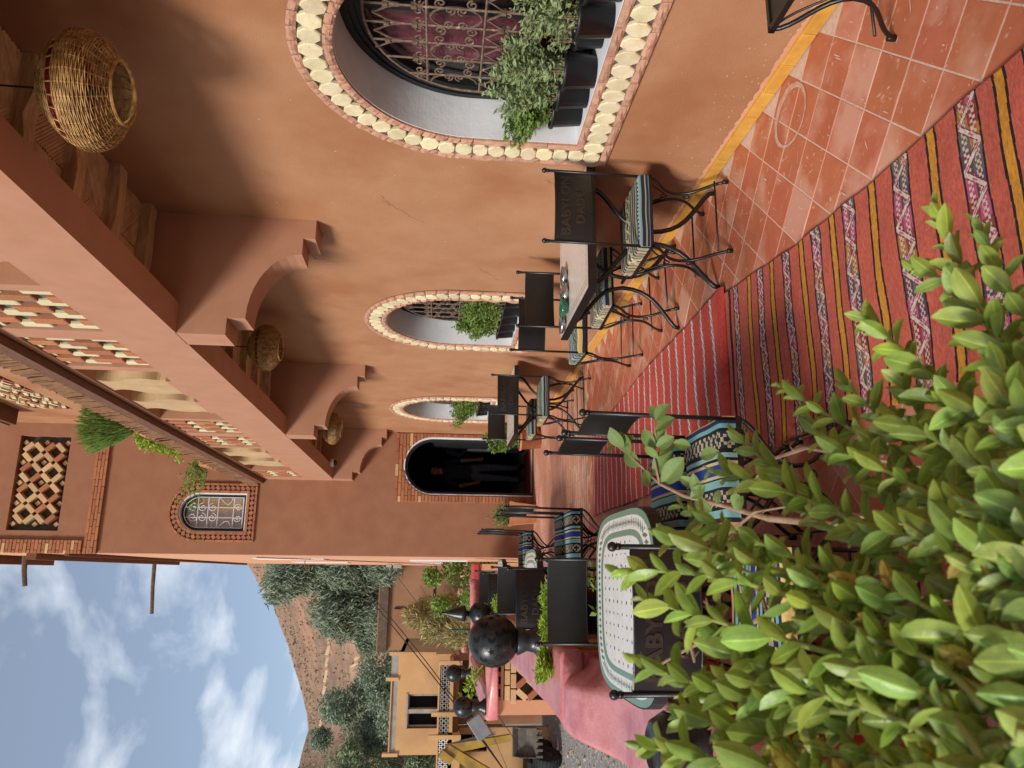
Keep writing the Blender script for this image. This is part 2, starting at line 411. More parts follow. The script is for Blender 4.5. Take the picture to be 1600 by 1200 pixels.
# stones of the window surround (shared meshes)
def octa(rx, ry, d, seed):
    q = random.Random(seed); pts = []
    for i in range(8):
        a = PI/8+i*PI/4; pts.append((rx*math.cos(a)*1.06*(1+q.uniform(-.05, .05)), ry*math.sin(a)*1.06*(1+q.uniform(-.05, .05))))
    mb = MB(); vs = [(x, y, 0) for x, y in pts]+[(x, y, d*.75) for x, y in pts]+[(x*.9, y*.9, d) for x, y in pts]
    fs = [tuple(range(16, 24))]+[(i, (i+1) % 8, 8+(i+1) % 8, 8+i) for i in range(8)]+[(8+i, 8+(i+1) % 8, 16+(i+1) % 8, 16+i) for i in range(8)]
    mb.add(vs, fs); return mb.mesh('octagon_stone', M['cream'])
OCT = [octa(.046, .055, .02, s) for s in range(5)]
def rough_block(lx, ly, d, seed):
    """hand cut block: length lx, width ly, lumpy face"""
    q = random.Random(seed); nx, ny = 5, 3; vs = []; fs = []
    for j in range(ny+1):
        for i in range(nx+1):
            e = i in (0, nx) or j in (0, ny)
            vs.append((-lx/2+lx*i/nx+(0 if i in (0, nx) else q.uniform(-.2, .2)*lx/nx), -ly/2+ly*j/ny, d*(.55 if e else q.uniform(.75, 1.25))))
    k = nx+1
    for j in range(ny):
        for i in range(nx): a = j*k+i; fs.append((a, a+1, a+k+1, a+k))
    o = len(vs)
    rim = [i for i in range(nx+1)]+[j*k+nx for j in range(1, ny+1)]+[ny*k+i for i in range(nx-1, -1, -1)]+[j*k for j in range(ny-1, 0, -1)]
    for i in rim: vs.append((vs[i][0], vs[i][1], 0))
    for a in range(len(rim)): b = (a+1) % len(rim); fs.append((rim[a], o+a, o+b, rim[b]))
    mb = MB(); mb.add(vs, fs); return mb.mesh('cut_brick', M['cutbrick'])
LONG = [rough_block(.172, .042, .022, s) for s in range(4)]
SHORT = [rough_block(.062, .042, .022, s+9) for s in range(4)]
SHORT2 = [rough_block(.088, .042, .022, s+19) for s in range(4)]

def path_pieces(c, r, zs, zb, t, step_line, step_arc, ext=.02):
    """positions (y,z,tangent angle,is_arc) along a closed arched outline offset outwards by t"""
    res = []
    def line(p, q, step):
        Ln = math.dist(p, q); n = max(1, round(Ln/step)); a = math.atan2(q[1]-p[1], q[0]-p[0])
        for i in range(n): f = (i+.5)/n; res.append((p[0]+(q[0]-p[0])*f, p[1]+(q[1]-p[1])*f, a, False, Ln/n))
    line((c-r-t, zb-t-ext), (c-r-t, zs), step_line)
    Ra = r+t; n = round(PI*Ra/step_arc)
    for i in range(n): a = PI-PI*(i+.5)/n; res.append((c+Ra*math.cos(a), zs+Ra*math.sin(a), a-PI/2, True, PI*Ra/n))
    line((c+r+t, zs), (c+r+t, zb-t-ext), step_line)
    line((c+r+t-ext, zb-t), (c-r-t+ext, zb-t), step_line)
    return res
def frame_x(x, y, z, a):
    """local x along the tangent in the wall plane, local z out of the wall towards -X"""
    t = Vector((0, math.cos(a), math.sin(a))); n = Vector((-1, 0, 0)); b = n.cross(t)
    return Matrix(((t.x, b.x, n.x, x), (t.y, b.y, n.y, y), (t.z, b.z, n.z, z), (0, 0, 0, 1)))

# grille (one design, shared)
def spiral(c, r0, a0, turns, sgn, n=14):
    pts = []
    for i in range(n+1):
        f = i/n; a = a0+sgn*turns*2*PI*f; r = r0*(1-.8*f); pts.append((0, c[0]+r*math.cos(a), c[1]+r*math.sin(a)))
    return pts
def make_grille():
    g = MB(); r = WR-.11; inside = lambda y, z: (z <= WZS and abs(y) <= r+1e-3) or math.hypot(y, z-WZS) <= r+1e-3
    zb = WZB+.02
    step = 2*r/9
    for i in range(1, 9):
        y = -r+step*i; top = WZS+math.sqrt(max(0, r*r-y*y))
        g.tube([(0, y, zb), (0, y, top)], .0065, 5)
        for z in (1.17, 1.02, 1.285, 1.675, 1.80):
            if inside(y, z+.04): g.box(-.011, .011, y-.011, y+.011, z-.012, z+.012)
    g.tube([(0, y, z) for y, z in arch_pts(0, r, WZS, 28)], .007, 5)
    for s in (-1, 1): g.tube([(0, s*r, zb), (0, s*r, WZS)], .007, 5)
    for z in (WZB+.06, .985, 1.36, 1.62):
        hw = r if z <= WZS else math.sqrt(max(0, r*r-(z-WZS)**2))
        g.tube([(0, -hw, z), (0, hw, z)], .007, 5)
    for i in range(9):
        yc = -r+step*(i+.5)
        # tulips pointing down below the bar at 1.36
        for s in (-1, 1):
            g.tube(bez((0, yc, 1.355), (0, yc+s*.012, 1.32), (0, yc+s*step*.46, 1.30), (0, yc+s*step*.44, 1.262), 5)+spiral((yc+s*step*.30, 1.26), step*.14, 0 if s > 0 else PI, .6, -s, 5), .0042, 4)
            g.tube(spiral((yc+s*step*.25, 1.02), step*.22, PI/2, 1.3, s, 10), .0042, 4)
            zt = 1.685
            if inside(yc+s*step*.5, zt): g.tube(spiral((yc+s*step*.25, 1.655), step*.22, -PI/2, 1.3, s, 10), .0042, 4)
            if inside(yc+s*step*.4, 1.86): g.tube(bez((0, yc+s*step*.44, 1.74), (0, yc+s*step*.46, 1.80), (0, yc+s*.012, 1.82), (0, yc, 1.86), 5), .0042, 4)
    # rows of four-scroll flowers between the bars
    for i in range(1, 9, 2):
        yc = -r+step*(i+.5) if i < 8 else 0
        for zc, hh in ((1.49, .11), ):
            if abs(yc) > r-.08: continue
            for sy in (-1, 1):
                for sz in (-1, 1):
                    g.tube(spiral((yc+sy*.030, zc+sz*.07), .028, PI/2*(1-sz), 1.35, sy*sz, 12), .0045, 4)
                    g.tube(spiral((yc+sy*.072, zc+sz*.028), .026, 0, 1.35, -sy*sz, 12), .0045, 4)
                g.tube(bez((0, yc+sy*step*.98, zc-.115), (0, yc+sy*.03, zc-.10), (0, yc+sy*.03, zc+.10), (0, yc+sy*step*.98, zc+.115), 8), .0045, 4)
    for i in range(9):
        yc = -r+step*(i+.5)
        g.tube(arc((yc, .925), step*.36, 0, 2*PI, 14), .0045, 4)
    return g.mesh('grille', M['iron'], smooth=False)
GRILLE = make_grille()

def arch_ring(c, r0, r1, zs, zb0, zb1, x0, x1, n=24):
    """flat arched frame with a bottom rail, between radii r0<r1"""
    mb = MB(); inn = arch_pts(c, r0, zs, n); ou = arch_pts(c, r1, zs, n)
    I = [(c-r0, zb0)]+inn+[(c+r0, zb0)]; O = [(c-r1, zb1)]+ou+[(c+r1, zb1)]
    k = len(I); vs = [(x0, *p) for p in I]+[(x0, *p) for p in O]+[(x1, *p) for p in I]+[(x1, *p) for p in O]; fs = []
    for i in range(k):
        j = (i+1) % k
        fs += [(i, j, k+j, k+i), (2*k+i, 3*k+i, 3*k+j, 2*k+j), (i, 2*k+i, 2*k+j, j), (k+i, k+j, 3*k+j, 3*k+i)]
    return mb.add(vs, fs)

backing = None
win_labels = ['', '', '']
for wi, c in enumerate(WC):
    fr = arch_ring(c, WR-.10, WR-.002, WZS, WZB+.07, WZB+.002, 2.425, 2.475)
    for rr in (WR-.03, WR-.06): 
        a = arch_ring(c, rr-.012, rr, WZS, WZB+.05, WZB+.04, 2.415, 2.425); fr.add(a.v, a.f)
    fr.box(2.43, 2.47, c-.022, c+.022, WZB+.07, WZS+WR-.1)
    win = fr.build('window', M['frame'], house)
    rv = arch_ring(c, WR-.001, HR-.001, WZS, WZB, WZB-.011, WX-.006, 2.425, 96); rv.build('reveal', M['white'], win)
    bk = arch_ring(c, WR+.004, WR+.186, WZS, WZB-.004, WZB-.186, WX-.007, WX+.004); bk.build('mortar_bed', M['mortar'], win)
    obj('grille', GRILLE, win, (2.392, c, 0))
    gl = MB(); gl.prism([(c-WR+.09, WZB+.06)]+arch_pts(c, WR-.09, WZS)+[(c+WR-.09, WZB+.06)], 'x', 2.446, 2.450); gl.build('pane', M['glass'], win)
    ct = MB(); n = 60; rows = []
    y0, y1 = (c-.62, c+.42) if wi == 0 else (c-.62, c-.1)
    P = np.array([[(2.52+.025*math.sin(i*.9+j*.1)+.008*math.sin(i*2.3), y0+(y1-y0)*i/n, .3+1.75*j/6) for i in range(n+1)] for j in range(7)])
    obj('curtain', grid_mesh('curtain', P, None, M['curtain']), win)
    k = 0
    for y, z, a, isarc, ln in path_pieces(c, WR, WZS, WZB, .096, .089, .090, .045):
        s = ln/.0925
        obj('stone', OCT[k % 5], win, mw=frame_x(WX-.006+rnd.uniform(-.003, .003), y, z, a) @ Matrix.Rotation(PI*(k % 2)+rnd.uniform(-.07, .07), 4, 'Z') @ Matrix.Rotation(rnd.uniform(-.05, .05), 4, 'X') @ Matrix.Diagonal((s*rnd.uniform(.93, 1.04), rnd.uniform(.92, 1.05), 1, 1))); k += 1
    for t, arcstep, sh, nom in ((.023, .066, SHORT, .062), (.169, .092, SHORT2, .088)):
        for y, z, a, isarc, ln in path_pieces(c, WR, WZS, WZB, t, .176, arcstep):
            me = (sh if isarc else LONG)[k % 4]; s = (ln-.004)/(nom if isarc else .172)
            obj('brick', me, win, mw=frame_x(WX-.006, y, z, a) @ Matrix.Rotation(PI*((k//2) % 2), 4, 'Z') @ Matrix.Diagonal((s, 1, 1, 1))); k += 1

# ------------------------------------------------------------------ balcony, brackets, ceiling
BX = 1.41
bp = [(BX, 3.125), (BX, 2.83), (1.52, 2.83), (1.52, 2.72)]
bp += [(1.52+.44*math.sin(t*PI/2/10), 2.41+.31*math.cos(t*PI/2/10)) for t in range(0, 11)]
bp += [(2.07, 2.41), (2.07, 2.335), (WX+.01, 2.335), (WX+.01, 3.5), (1.60, 3.5), (1.60, 3.125)]
for y0, y1 in ((1.12, 1.36), (4.63, 4.87), (8.14, 8.38), (11.95, 12.2)):
    MB().prism(bp, 'y', y0, y1).build('bracket', M['plaster_beam'], house)
b = MB(); b.box(BX, 1.60, -5, 12.2, 3.12, 3.5); b.build('balcony_beam', M['plaster_beam'], house)
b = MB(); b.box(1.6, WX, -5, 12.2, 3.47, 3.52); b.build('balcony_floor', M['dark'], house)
posts = []; lat = []; vase = []
for s in (1.24, 4.75, 8.26, 11.95):
    lat += [(s-.77, s-.09), (s+.09, s+.76)]; 
for i, (s0, s1) in enumerate(((1.24, 4.75), (4.75, 8.26), (8.26, 11.95))): vase.append((s0+.86, s1-.86))
op = sorted([l for l in lat if l[1] < 12.2]+vase); op = [o for o in op if o[0] < 11.9]
b = MB(); b.box(BX, 1.55, -5, 12.2, 3.5, 3.55); b.box(BX, 1.55, -5, 12.2, 4.14, 4.22)
y = -5
for o in op: b.box(BX, 1.55, y, o[0], 3.55, 4.14); y = o[1]
b.box(BX, 1.55, y, 12.2, 3.55, 4.14)
b.build('balcony_parapet', M['plaster_beam'], house)
bk = MB(); bk.box(1.535, 1.545, -4, 12, 3.54, 4.15)
BR = {}
for nm, mt in (('red', 'brick_red'), ('cream', 'brick_cream'), ('mid', 'brick'), ('pale', 'brick_pale')):
    BR[nm] = MB().bbox(-.5, .5, -.5, .5, -.5, .5, .04).mesh('brick_'+nm, M[mt])
def brick(parent, nm, c, size, rot=None, jit=0.0):
    m = Matrix.Translation(Vector(c)+Vector((rnd.uniform(-jit, jit), rnd.uniform(-jit, jit), rnd.uniform(-jit, jit))))
    if rot is not None: m = m @ rot
    return obj('brick', BR[nm], parent, mw=m @ Matrix.Diagonal((*size, 1)))
for (y0, y1) in [l for l in lat if l[1] < 12.2 and l[0] > 1.2 and l[0] < 11.9]:
    pan = MB().box(1.444, 1.54, y0+.002, y1-.002, 3.552, 4.138).build('lattice_panel', M['mortar'], house)
    n = 7; wd = (y1-y0)/n
    for k in range(n):
        z = 3.552+(-.13 if k % 2 else .005)
        while z < 4.14:
            za, zb = max(z, 3.552), min(z+(.175 if k % 2 == 0 else .2), 4.138)
            if zb-za > .03: brick(pan, 'cream' if k % 2 == 0 else 'mid', (1.464+(.0 if k % 2 else .012), y0+wd*(k+.5), (za+zb)/2), (.10, wd*(.84 if k % 2 else .84), zb-za), jit=.003)
            z += .275
for y0, y1 in vase:
    MB().box(1.552, 1.565, y0-.02, y1+.02, 3.55, 4.2).build('pale_gap_panel', M['cream_paint'], house)  # pale panel added behind the balusters to keep the gaps from going black
    # undulating flat balusters with pale painted edges
    nb = 2; pitch = (y1-y0)/(nb+.5)
    prof = [(0, .245), (.05, .245), (.13, .20), (.22, .235), (.30, .25), (.36, .20), (.42, .125), (.48, .10), (.54, .13), (.592, .22)]
    zz_ = np.linspace(0, .592, 26); ww_ = [.245+(-.012 if z < .04 else 0)-(.5-.5*math.cos(min(1, max(0, (z-.04)/.08))*PI))*.03+.045*math.sin(max(0, z-.1)*PI/.26)*(1 if z < .36 else 1.9) for z in zz_]; prof = [(z, max(.08, w_)) for z, w_ in zip(zz_, ww_)]
    for k in range(-1, nb+1):
        cyy = y0+pitch*(k+.75)
        pl = [(min(max(cyy-wd, y0+.003), y1-.003), 3.552+z) for z, wd in prof]; pr = [(min(max(cyy+wd, y0+.003), y1-.003), 3.552+z) for z, wd in prof]
        if max(p[0] for p in pr)-min(p[0] for p in pl) < .08: continue
        front = MB(); front.prism(pl+pr[::-1], 'x', BX+.012, 1.54)
        bl = front.build('baluster', M['cream_paint'], house)
        MB().prism([pl[0], pl[1], pl[2], pr[2], pr[1], pr[0]], 'x', BX+.002, BX+.0115).build('baluster_foot', M['plaster_beam'], bl)
cp = MB(); cp.box(1.365, 1.60, -5, 12.19, 4.22, 4.285); cp.box(1.342, 1.40, -5, 12.19, 4.19, 4.30); cp.build('wooden_coping', M['wood_dark'], house)
cn = MB(); y = -1.0
while y < 12.17:
    x = 1.352+rnd.uniform(-.008, .008); cn.tube([(x, y, 4.29), (x-.02+rnd.uniform(-.01, .01), y+rnd.uniform(-.006, .006), 4.44+rnd.uniform(-.012, .015))], .0088, 5); y += .0165
cn.build('cane_edging', M['bamboo'], house, kind='stuff')
cp = MB(); cp.box(1.365, 1.62, -5, 12.19, 4.30, 4.425); cp.build('coping_core', M['wood_dark'], house)
# ceiling beams and reeds
k = 0
for bay0, bay1 in ((1.36, 4.63), (4.87, 8.14), (8.38, 11.95)):
    ys = [bay1-.065-.47*i for i in range(8) if bay1-.065-.47*i > bay0]
    for y in ys:
        bm = MB(); n = 6
        for i in range(n):
            x0 = 1.59+(WX-1.59)*i/n; x1 = 1.59+(WX-1.59)*(i+1)/n
        P = [(1.59+(WX+.02-1.59)*i/n) for i in range(n+1)]
        jz = [rnd.uniform(-.012, .012) for _ in P]; jy = [rnd.uniform(-.009, .009) for _ in P]
        vs = []
        for i, x in enumerate(P): vs += [(x, y-.048+jy[i], 3.315+jz[i]), (x, y+.048+jy[i], 3.315+jz[i]*.5), (x, y+.052, 3.385), (x, y-.052, 3.385)]
        fs = [(0, 1, 2, 3), tuple(4*n+q for q in (3, 2, 1, 0))]+[(4*i+q, 4*i+4+q, 4*i+4+(q+1) % 4, 4*i+(q+1) % 4) for i in range(n) for q in range(4)]
        bm.add(vs, fs); bm.build('ceiling_beam', M['wood'], house); k += 1
    rd = MB(); edges = ys+[bay0]
    for i in range(len(edges)-1):
        ya, yb = edges[i+1], edges[i]
        mid = 1.60+.3; sgn = 1 if i % 2 else -1
        for j in range(60):
            s = -.5+j*.0235
            # diagonal canes, clipped to the bay, meeting in a chevron
            for half in (0, 1):
                xa, xb = (1.6, mid) if half == 0 else (mid, WX)
                pts = []
                for t in (0, 1):
                    x = xa+(xb-xa)*t; yy = ya+s+(sgn*(x-1.6) if half == 0 else sgn*(mid-1.6)-sgn*(x-mid))
                    pts.append((x, yy))
                (xa_, y1_), (xb_, y2_) = pts
                lo, hi = 0, 1
                if abs(y2_-y1_) > 1e-6:
                    ts = sorted(((ya-y1_)/(y2_-y1_), (yb-y1_)/(y2_-y1_))); lo, hi = max(0, ts[0]), min(1, ts[1])
                if hi-lo > .05:
                    rd.tube([(xa_+(xb_-xa_)*q, y1_+(y2_-y1_)*q, 3.385+rnd.uniform(-.003, .003)) for q in (lo, hi)], .0105, 5, cap=False)
    rd.build('reed_ceiling', M['reed'], house, kind='stuff')
# upper storey lattice of bricks under a second coping
y = 8.15; row = 0
for r_ in range(8):
    z = 6.66+r_*.07; y = 8.15+(.11 if r_ % 2 else 0)
    while y < 10.95:
        brick(house, ('cream', 'pale', 'red')[(r_+int(y*7)) % 3], (2.235, y+.07, z), (.09, .15, .05), Matrix.Rotation(R(rnd.choice((-18, 18))), 4, 'X'), .006); y += .24
c2 = MB(); c2.box(1.98, 2.3, -5, 11.2, 7.42, 7.5); c2.build('upper_coping', M['wood_dark'], house)
c2 = MB(); y = 5.0
while y < 11.2: c2.tube([(1.97, y, 7.5), (1.95, y, 7.72+rnd.uniform(-.02, .02))], .012, 5); y += .022
c2.build('upper_cane_edging', M['bamboo'], house, kind='stuff')
# yellow skirting tiles
y = .2; SK = [MB().bbox(-.012, .012, -.098, .098, -.031, .031, .003).mesh('skirting_tile', M['yellow_tile'])]
while y < 12.0:
    obj('skirting_tile', SK[0], house, mw=Matrix.Translation((2.188, y+.1, .036))); y += .2
ski = MB(); ski.box(2.19, WX+.001, -3, 12.2, .0, .07)
P = []
ys = np.arange(-1, 12.2, .02)
rag = MB(); rr = random.Random(4); prev = None
vs = []
for i, y in enumerate(ys): vs += [(WX-.002, y, .064), (WX-.003, y, .078+.010*abs(mnoise.noise(Vector((y*9, 1, 0))))+rr.uniform(0, .012))]
rag.add(vs, [(2*i, 2*i+2, 2*i+3, 2*i+1) for i in range(len(ys)-1)]); rag.build('skirting_mortar', M['plaster_light'], house)

fk = MB(); rr = random.Random(12)
for _ in range(520):
    y = rr.uniform(1.2, 9); z = .10+abs(rr.gauss(0, .09)) if rr.random() < .75 else rr.uniform(.1, 2.4); s = rr.uniform(.0015, .0045); a = rr.uniform(0, PI)
    if any(abs(y-c) < .84 and z > .62 for c in WC): continue
    fk.add([(WX-.0012, y+s*rr.uniform(.8, 2.4)*math.cos(a+q), z+s*math.sin(a+q)) for q in (0, 1.3, 2.5, 3.8, 5.1)], [(0, 1, 2, 3, 4)])
fk.build('paint_fleck', M['plaster_light'], house, kind='stuff')
# fine cracks in the render
ck = MB(); rr = random.Random(31)
for y0, z0, n in ((4.25, 1.9, 26), (5.3, 1.25, 20), (8.7, 1.1, 24), (3.95, .95, 14), (5.2, 2.45, 18)):
    p = Vector((WX-.001, y0, z0)); pts = [p]
    for i in range(n): p = p+Vector((0, rr.gauss(.012, .012), rr.gauss(-.012, .014))); pts.append(p)
    ck.tube(pts, .0011, 3, .0004)
ck.build('hairline_crack', pm('crack_shade', '#8a5e42', '#7c5238', 20, .95), house)

# ================================================================== structure: the tower at the end of the terrace
tower = thing('tower_house', 'tall brown plastered tower with arched doorway and a diamond brick lattice high up', 'building')
TY = 12.2; TX = .27
t = MB(); TB = TY+.3
DC, DR, DZS = 1.675, .447, 1.603
UC, UR, UZS, UZB = .89, .29, 5.12, 4.42
t.prism([(TX, -2.2), (DC-DR, -2.2), (DC-DR, 2.3), (TX, 2.3)], 'y', TY, TB)
t.prism([(DC+DR, -2.2), (2.5, -2.2), (2.5, 2.3), (DC+DR, 2.3)], 'y', TY, TB)
t.prism(arch_pts(DC, DR, DZS)+[(DC+DR, 2.3), (DC-DR, 2.3)], 'y', TY, TB)
t.box(DC-DR, DC+DR, TY, TB, -2.2, -.02)
t.box(TX, 2.5, TY, TB, 2.3, UZB)
t.box(TX, UC-UR, TY, TB, UZB, 5.7); t.box(UC+UR, 2.5, TY, TB, UZB, 5.7)
t.prism(arch_pts(UC, UR, UZS)+[(UC+UR, 5.7), (UC-UR, 5.7)], 'y', TY, TB)
t.box(TX, 2.5, TY, TB, 5.7, 7.12)
t.box(TX, .58, TY, TB, 7.12, 7.85); t.box(2.0, 2.5, TY, TB, 7.12, 7.85)
t.box(TX, 2.5, TY, TB, 7.85, 9.8)
t.build('end_wall', M['plaster_tower'], tower)
t = MB(); t.box(TX, TX+.3, TB, 24, -2.2, 9.8); t.box(TX+.3, 2.5, 23.7, 24, -2.2, 9.8); t.box(TX+.3, 3.0, TB, 23.7, 9.5, 9.8)
t.build('side_wall', M['plaster_light'], tower)
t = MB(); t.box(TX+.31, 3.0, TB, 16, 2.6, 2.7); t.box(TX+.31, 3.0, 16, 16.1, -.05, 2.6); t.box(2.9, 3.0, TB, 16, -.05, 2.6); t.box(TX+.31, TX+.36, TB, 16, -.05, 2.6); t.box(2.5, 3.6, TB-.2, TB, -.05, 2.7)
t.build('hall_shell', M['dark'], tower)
t = MB(); t.box(TX+.36, 2.9, TY+.02, 16, -.05, -.006); t.build('hall_floor', M['wood'], tower)
t = MB(); t.box(DC-.40, DC+.40, 12.6, 13.6, -.006, .006); t.build('hall_carpet', M['carpet_red'], tower)
t = MB(); t.box(UC-.5, UC+.5, TY+.5, TY+.52, 4.2, 5.6); t.build('window_backing', M['dark'], tower)
# street side of the tower: painted window strips, ledges and dark eaves
t = MB()
for y0, y1, z0, z1 in ((15, 15.8, 3.6, 4.9), (19, 19.8, 3.6, 4.9), (15, 15.8, .9, 2.0), (19, 19.8, .9, 2.0)):
    t.box(TX-.015, TX+.01, y0, y1, z0, z1)
t.build('side_window_strip', M['white'], tower)
t = MB(); t.box(TX-.10, TX, 13, 20, 7.75, 7.9); t.box(TX-.16, TX, 12.5, 17, 9.3, 9.45); t.box(TX-.05, TX, 12.3, 23.5, 6.95, 7.02); t.build('side_eave', M['wood_dark'], tower)

def tube_frame(parent):
    pass
# doorway
dr = MB(); a = arch_ring(DC, DR-.05, DR-.004, DZS, 0, 0, TY+.06, TY+.12)
dr.v = [(y, x, z) for x, y, z in a.v]; dr.f = a.f
door = dr.build('doorway', M['frame'], tower)
a = arch_ring(DC, DR-.006, DR+.014, DZS, 0, 0, TY-.006, TY+.06); q = MB(); q.v = [(y, x, z) for x, y, z in a.v]; q.f = a.f; q.build('white_edge', M['white'], door)
q = MB(); q.box(DC+DR-.07, DC+DR-.05, TY+.12, TY+.55, 0, 1.6); q.build('door_leaf', M['frame'], door)
H = .054
for r_ in range(41):
    z0 = .01+r_*H*.985; zm = z0+H/2
    if zm > 2.18: break
    half = DR+.018 if zm < DZS else (math.sqrt(max(0, (DR+.018)**2-(zm-DZS)**2)) if zm-DZS < DR+.018 else 0)
    segs = [(1.10, DC-half), (DC+half, 2.19)] if half > .0 else [(1.10, 2.19)]
    for s0, s1 in segs:
        x = s0; first = True
        while x < s1-.015:
            ln = min(.2 if not (first and r_ % 2) else .1, s1-x); first = False
            if s1-(x+ln) < .04: ln = s1-x
            brick(door, ('mid', 'mid', 'red', 'mid', 'red')[rnd.randrange(5)] if rnd.random() > .04 else 'pale', (x+ln/2, TY+.001, zm), (ln-.008, .05, H*.985-.008), jit=.002); x += ln
md = MB()
md.prism([(1.1, 0), (DC-DR-.02, 0), (DC-DR-.02, DZS)]+arch_pts(DC, DR+.02, DZS)[1:-1]+[(DC+DR+.02, DZS), (DC+DR+.02, 0), (2.195, 0), (2.195, 2.19), (1.1, 2.19)], 'y', TY-.012, TY+.002)
md.build('mortar_bed', M['brick_red'], door)

# upper arched window of the tower
def frame_y(x, y, z, a):
    t_ = Vector((math.cos(a), 0, math.sin(a))); n = Vector((0, -1, 0)); b_ = n.cross(t_)
    return Matrix(((t_.x, b_.x, n.x, x), (t_.y, b_.y, n.y, y), (t_.z, b_.z, n.z, z), (0, 0, 0, 1)))
def swap(a): q = MB(); q.v = [(y, x, z) for x, y, z in a.v]; q.f = a.f; return q
uw = swap(arch_ring(UC, UR-.065, UR-.02, UZS, UZB+.05, UZB+.005, TY+.08, TY+.14)).build('window', M['frame'], tower)
swap(arch_ring(UC, UR-.012, UR+.004, UZS, UZB+.012, UZB-.004, TY-.008, TY+.2)).build('reveal', M['white'], uw)
g = MB(); r = UR-.06
for x in (-r, -r/3, r/3, r): g.tube([(UC+x, 0, UZB+.05), (UC+x, 0, UZS+math.sqrt(max(0, r*r-x*x)))], .006, 4)
g.tube([(x, 0, z) for x, z in arch_pts(UC, r, UZS, 16)], .006, 4)
for z in (UZB+.06, UZB+.2, 4.85, 5.0, 5.15): g.tube([(UC-r, 0, z), (UC+r, 0, z)], .006, 4)
sw = lambda pts: [(UC+p[1], 0, p[2]) for p in pts]
for sx in (-1, 1):
    for zc in (4.93, 5.08): g.tube(sw(spiral((sx*r/3+sx*.0, zc), .07, 0, 1.4, sx, 12)), .005, 4)
    for zc in (5.22,): g.tube(sw(spiral((sx*.07, zc), .075, -PI/2, 1.4, sx, 12)), .005, 4)
    g.tube(sw(bez((0, sx*r, UZB+.22), (0, sx*r*.4, 4.68), (0, sx*r*.4, 4.72), (0, sx*r, 4.84), 6)), .005, 4)
    for zc in (4.55,): g.tube(sw(spiral((sx*r*.35, zc), .06, PI/2, 1.4, -sx, 12)), .005, 4)
obj('grille', g.mesh('tower_grille', M['white']), uw, (0, TY+.055, 0))
q = MB(); q.prism([(UC-UR, UZB)]+arch_pts(UC, UR-.02, UZS)+[(UC+UR, UZB)], 'y', TY+.115, TY+.12); q.build('pane', M['glass'], uw)
q = MB(); q.box(UC-.3, UC+.3, TY+.2, TY+.22, UZB, 5.45); q.build('shutter', M['wood'], uw)
swap(arch_ring(UC, UR+.004, UR+.15, UZS, UZB-.004, UZB-.15, TY-.006, TY+.003)).build('mortar_bed', M['mortar'], uw)
k = 0
for tt, st, sz in ((.022, .14, .04), (.135, .14, .03)):
    for x, z, a, isarc, ln in path_pieces(UC, UR, UZS, UZB, tt, st, .075):
        obj('brick', BR['mid'], uw, mw=frame_y(x, TY-.006, z, a) @ Matrix.Diagonal((ln-.006, sz, .05, 1)))
for x, z, a, isarc, ln in path_pieces(UC, UR, UZS, UZB, .08, .075, .075, .035):
    obj('brick', BR['mid' if k % 2 else 'red'], uw, mw=frame_y(x, TY-.004, z, a) @ Matrix.Rotation(R(38), 4, 'Z') @ Matrix.Diagonal((.05, .062, .045, 1))); k += 1
# brick string course and corner strip
for r_ in range(4):
    x = TX-.02-(.1 if r_ % 2 else 0); z = 6.545+r_*.047
    while x < 2.2:
        x0, x1 = max(x, TX-.02), min(x+.2, 2.2)
        if x1-x0 > .03: brick(tower, 'mid', ((x0+x1)/2, TY-.012, z), (x1-x0-.007, .06, .041), jit=.002)
        x += .2
z = 6.76; k = 0
while z < 9.6:
    for x0, x1 in (((TX-.02, TX+.13), (TX+.13, TX+.18)) if k % 2 else ((TX-.02, TX+.03), (TX+.03, TX+.18))):
        brick(tower, 'mid' if rnd.random() > .1 else 'pale', ((x0+x1)/2, TY-.012, z), (x1-x0-.006, .06, .044), jit=.002)
    z += .051; k += 1
# diamond lattice
lp = MB().box(.58, 2.0, TY+.14, TY+.16, 7.12, 7.85).build('lattice_panel', M['mortar'], tower)
p = .1085
for i in range(-16, 17):
    for j in range(-16, 17):
        x = 1.29+(i-j)*p*.7071; z = 7.485+(i+j)*p*.7071
        if not (.62 < x < 1.96 and 7.155 < z < 7.815): continue
        k = (i+2*j) % 5 if False else (i % 2, j % 2)
        if k == (0, 1): brick(lp, 'pale', (x, TY+.06, z), (.165, .12, .072), Matrix.Rotation(R(-45), 4, 'Y'), .003)
        elif k == (1, 0): brick(lp, 'mid' if rnd.random() < .6 else 'pale', (x, TY+.06, z), (.072, .12, .165), Matrix.Rotation(R(-45), 4, 'Y'), .003)
        elif k == (0, 0) and (i//2+j//2) % 2 == 0: brick(lp, 'pale', (x, TY+.09, z), (.06, .08, .06), Matrix.Rotation(R(-45), 4, 'Y'), .003)
# round beam ends through the side wall
for y, z, ln in ((20, 8.35, 1.25), (15.5, 9.15, .55)):
    q = MB(); q.tube([(TX+.05, y, z), (TX-ln*.5, y+.02, z-.02), (TX-ln, y+.03, z-.07)], .05, 7, .042); q.build('roof_beam', M['bark'], tower)
q = MB(); q.tube([(TX, 16, 4.1), (TX-.16, 16, 4.1)], .01, 4); q.tube([(TX-.16+p_[1]*1.0, 16, 4.1+p_[2]) for p_ in spiral((-.02, -.05), .07, PI/2, 1.2, 1, 12)], .01, 4); q.build('lamp_hook', M['iron'], tower)

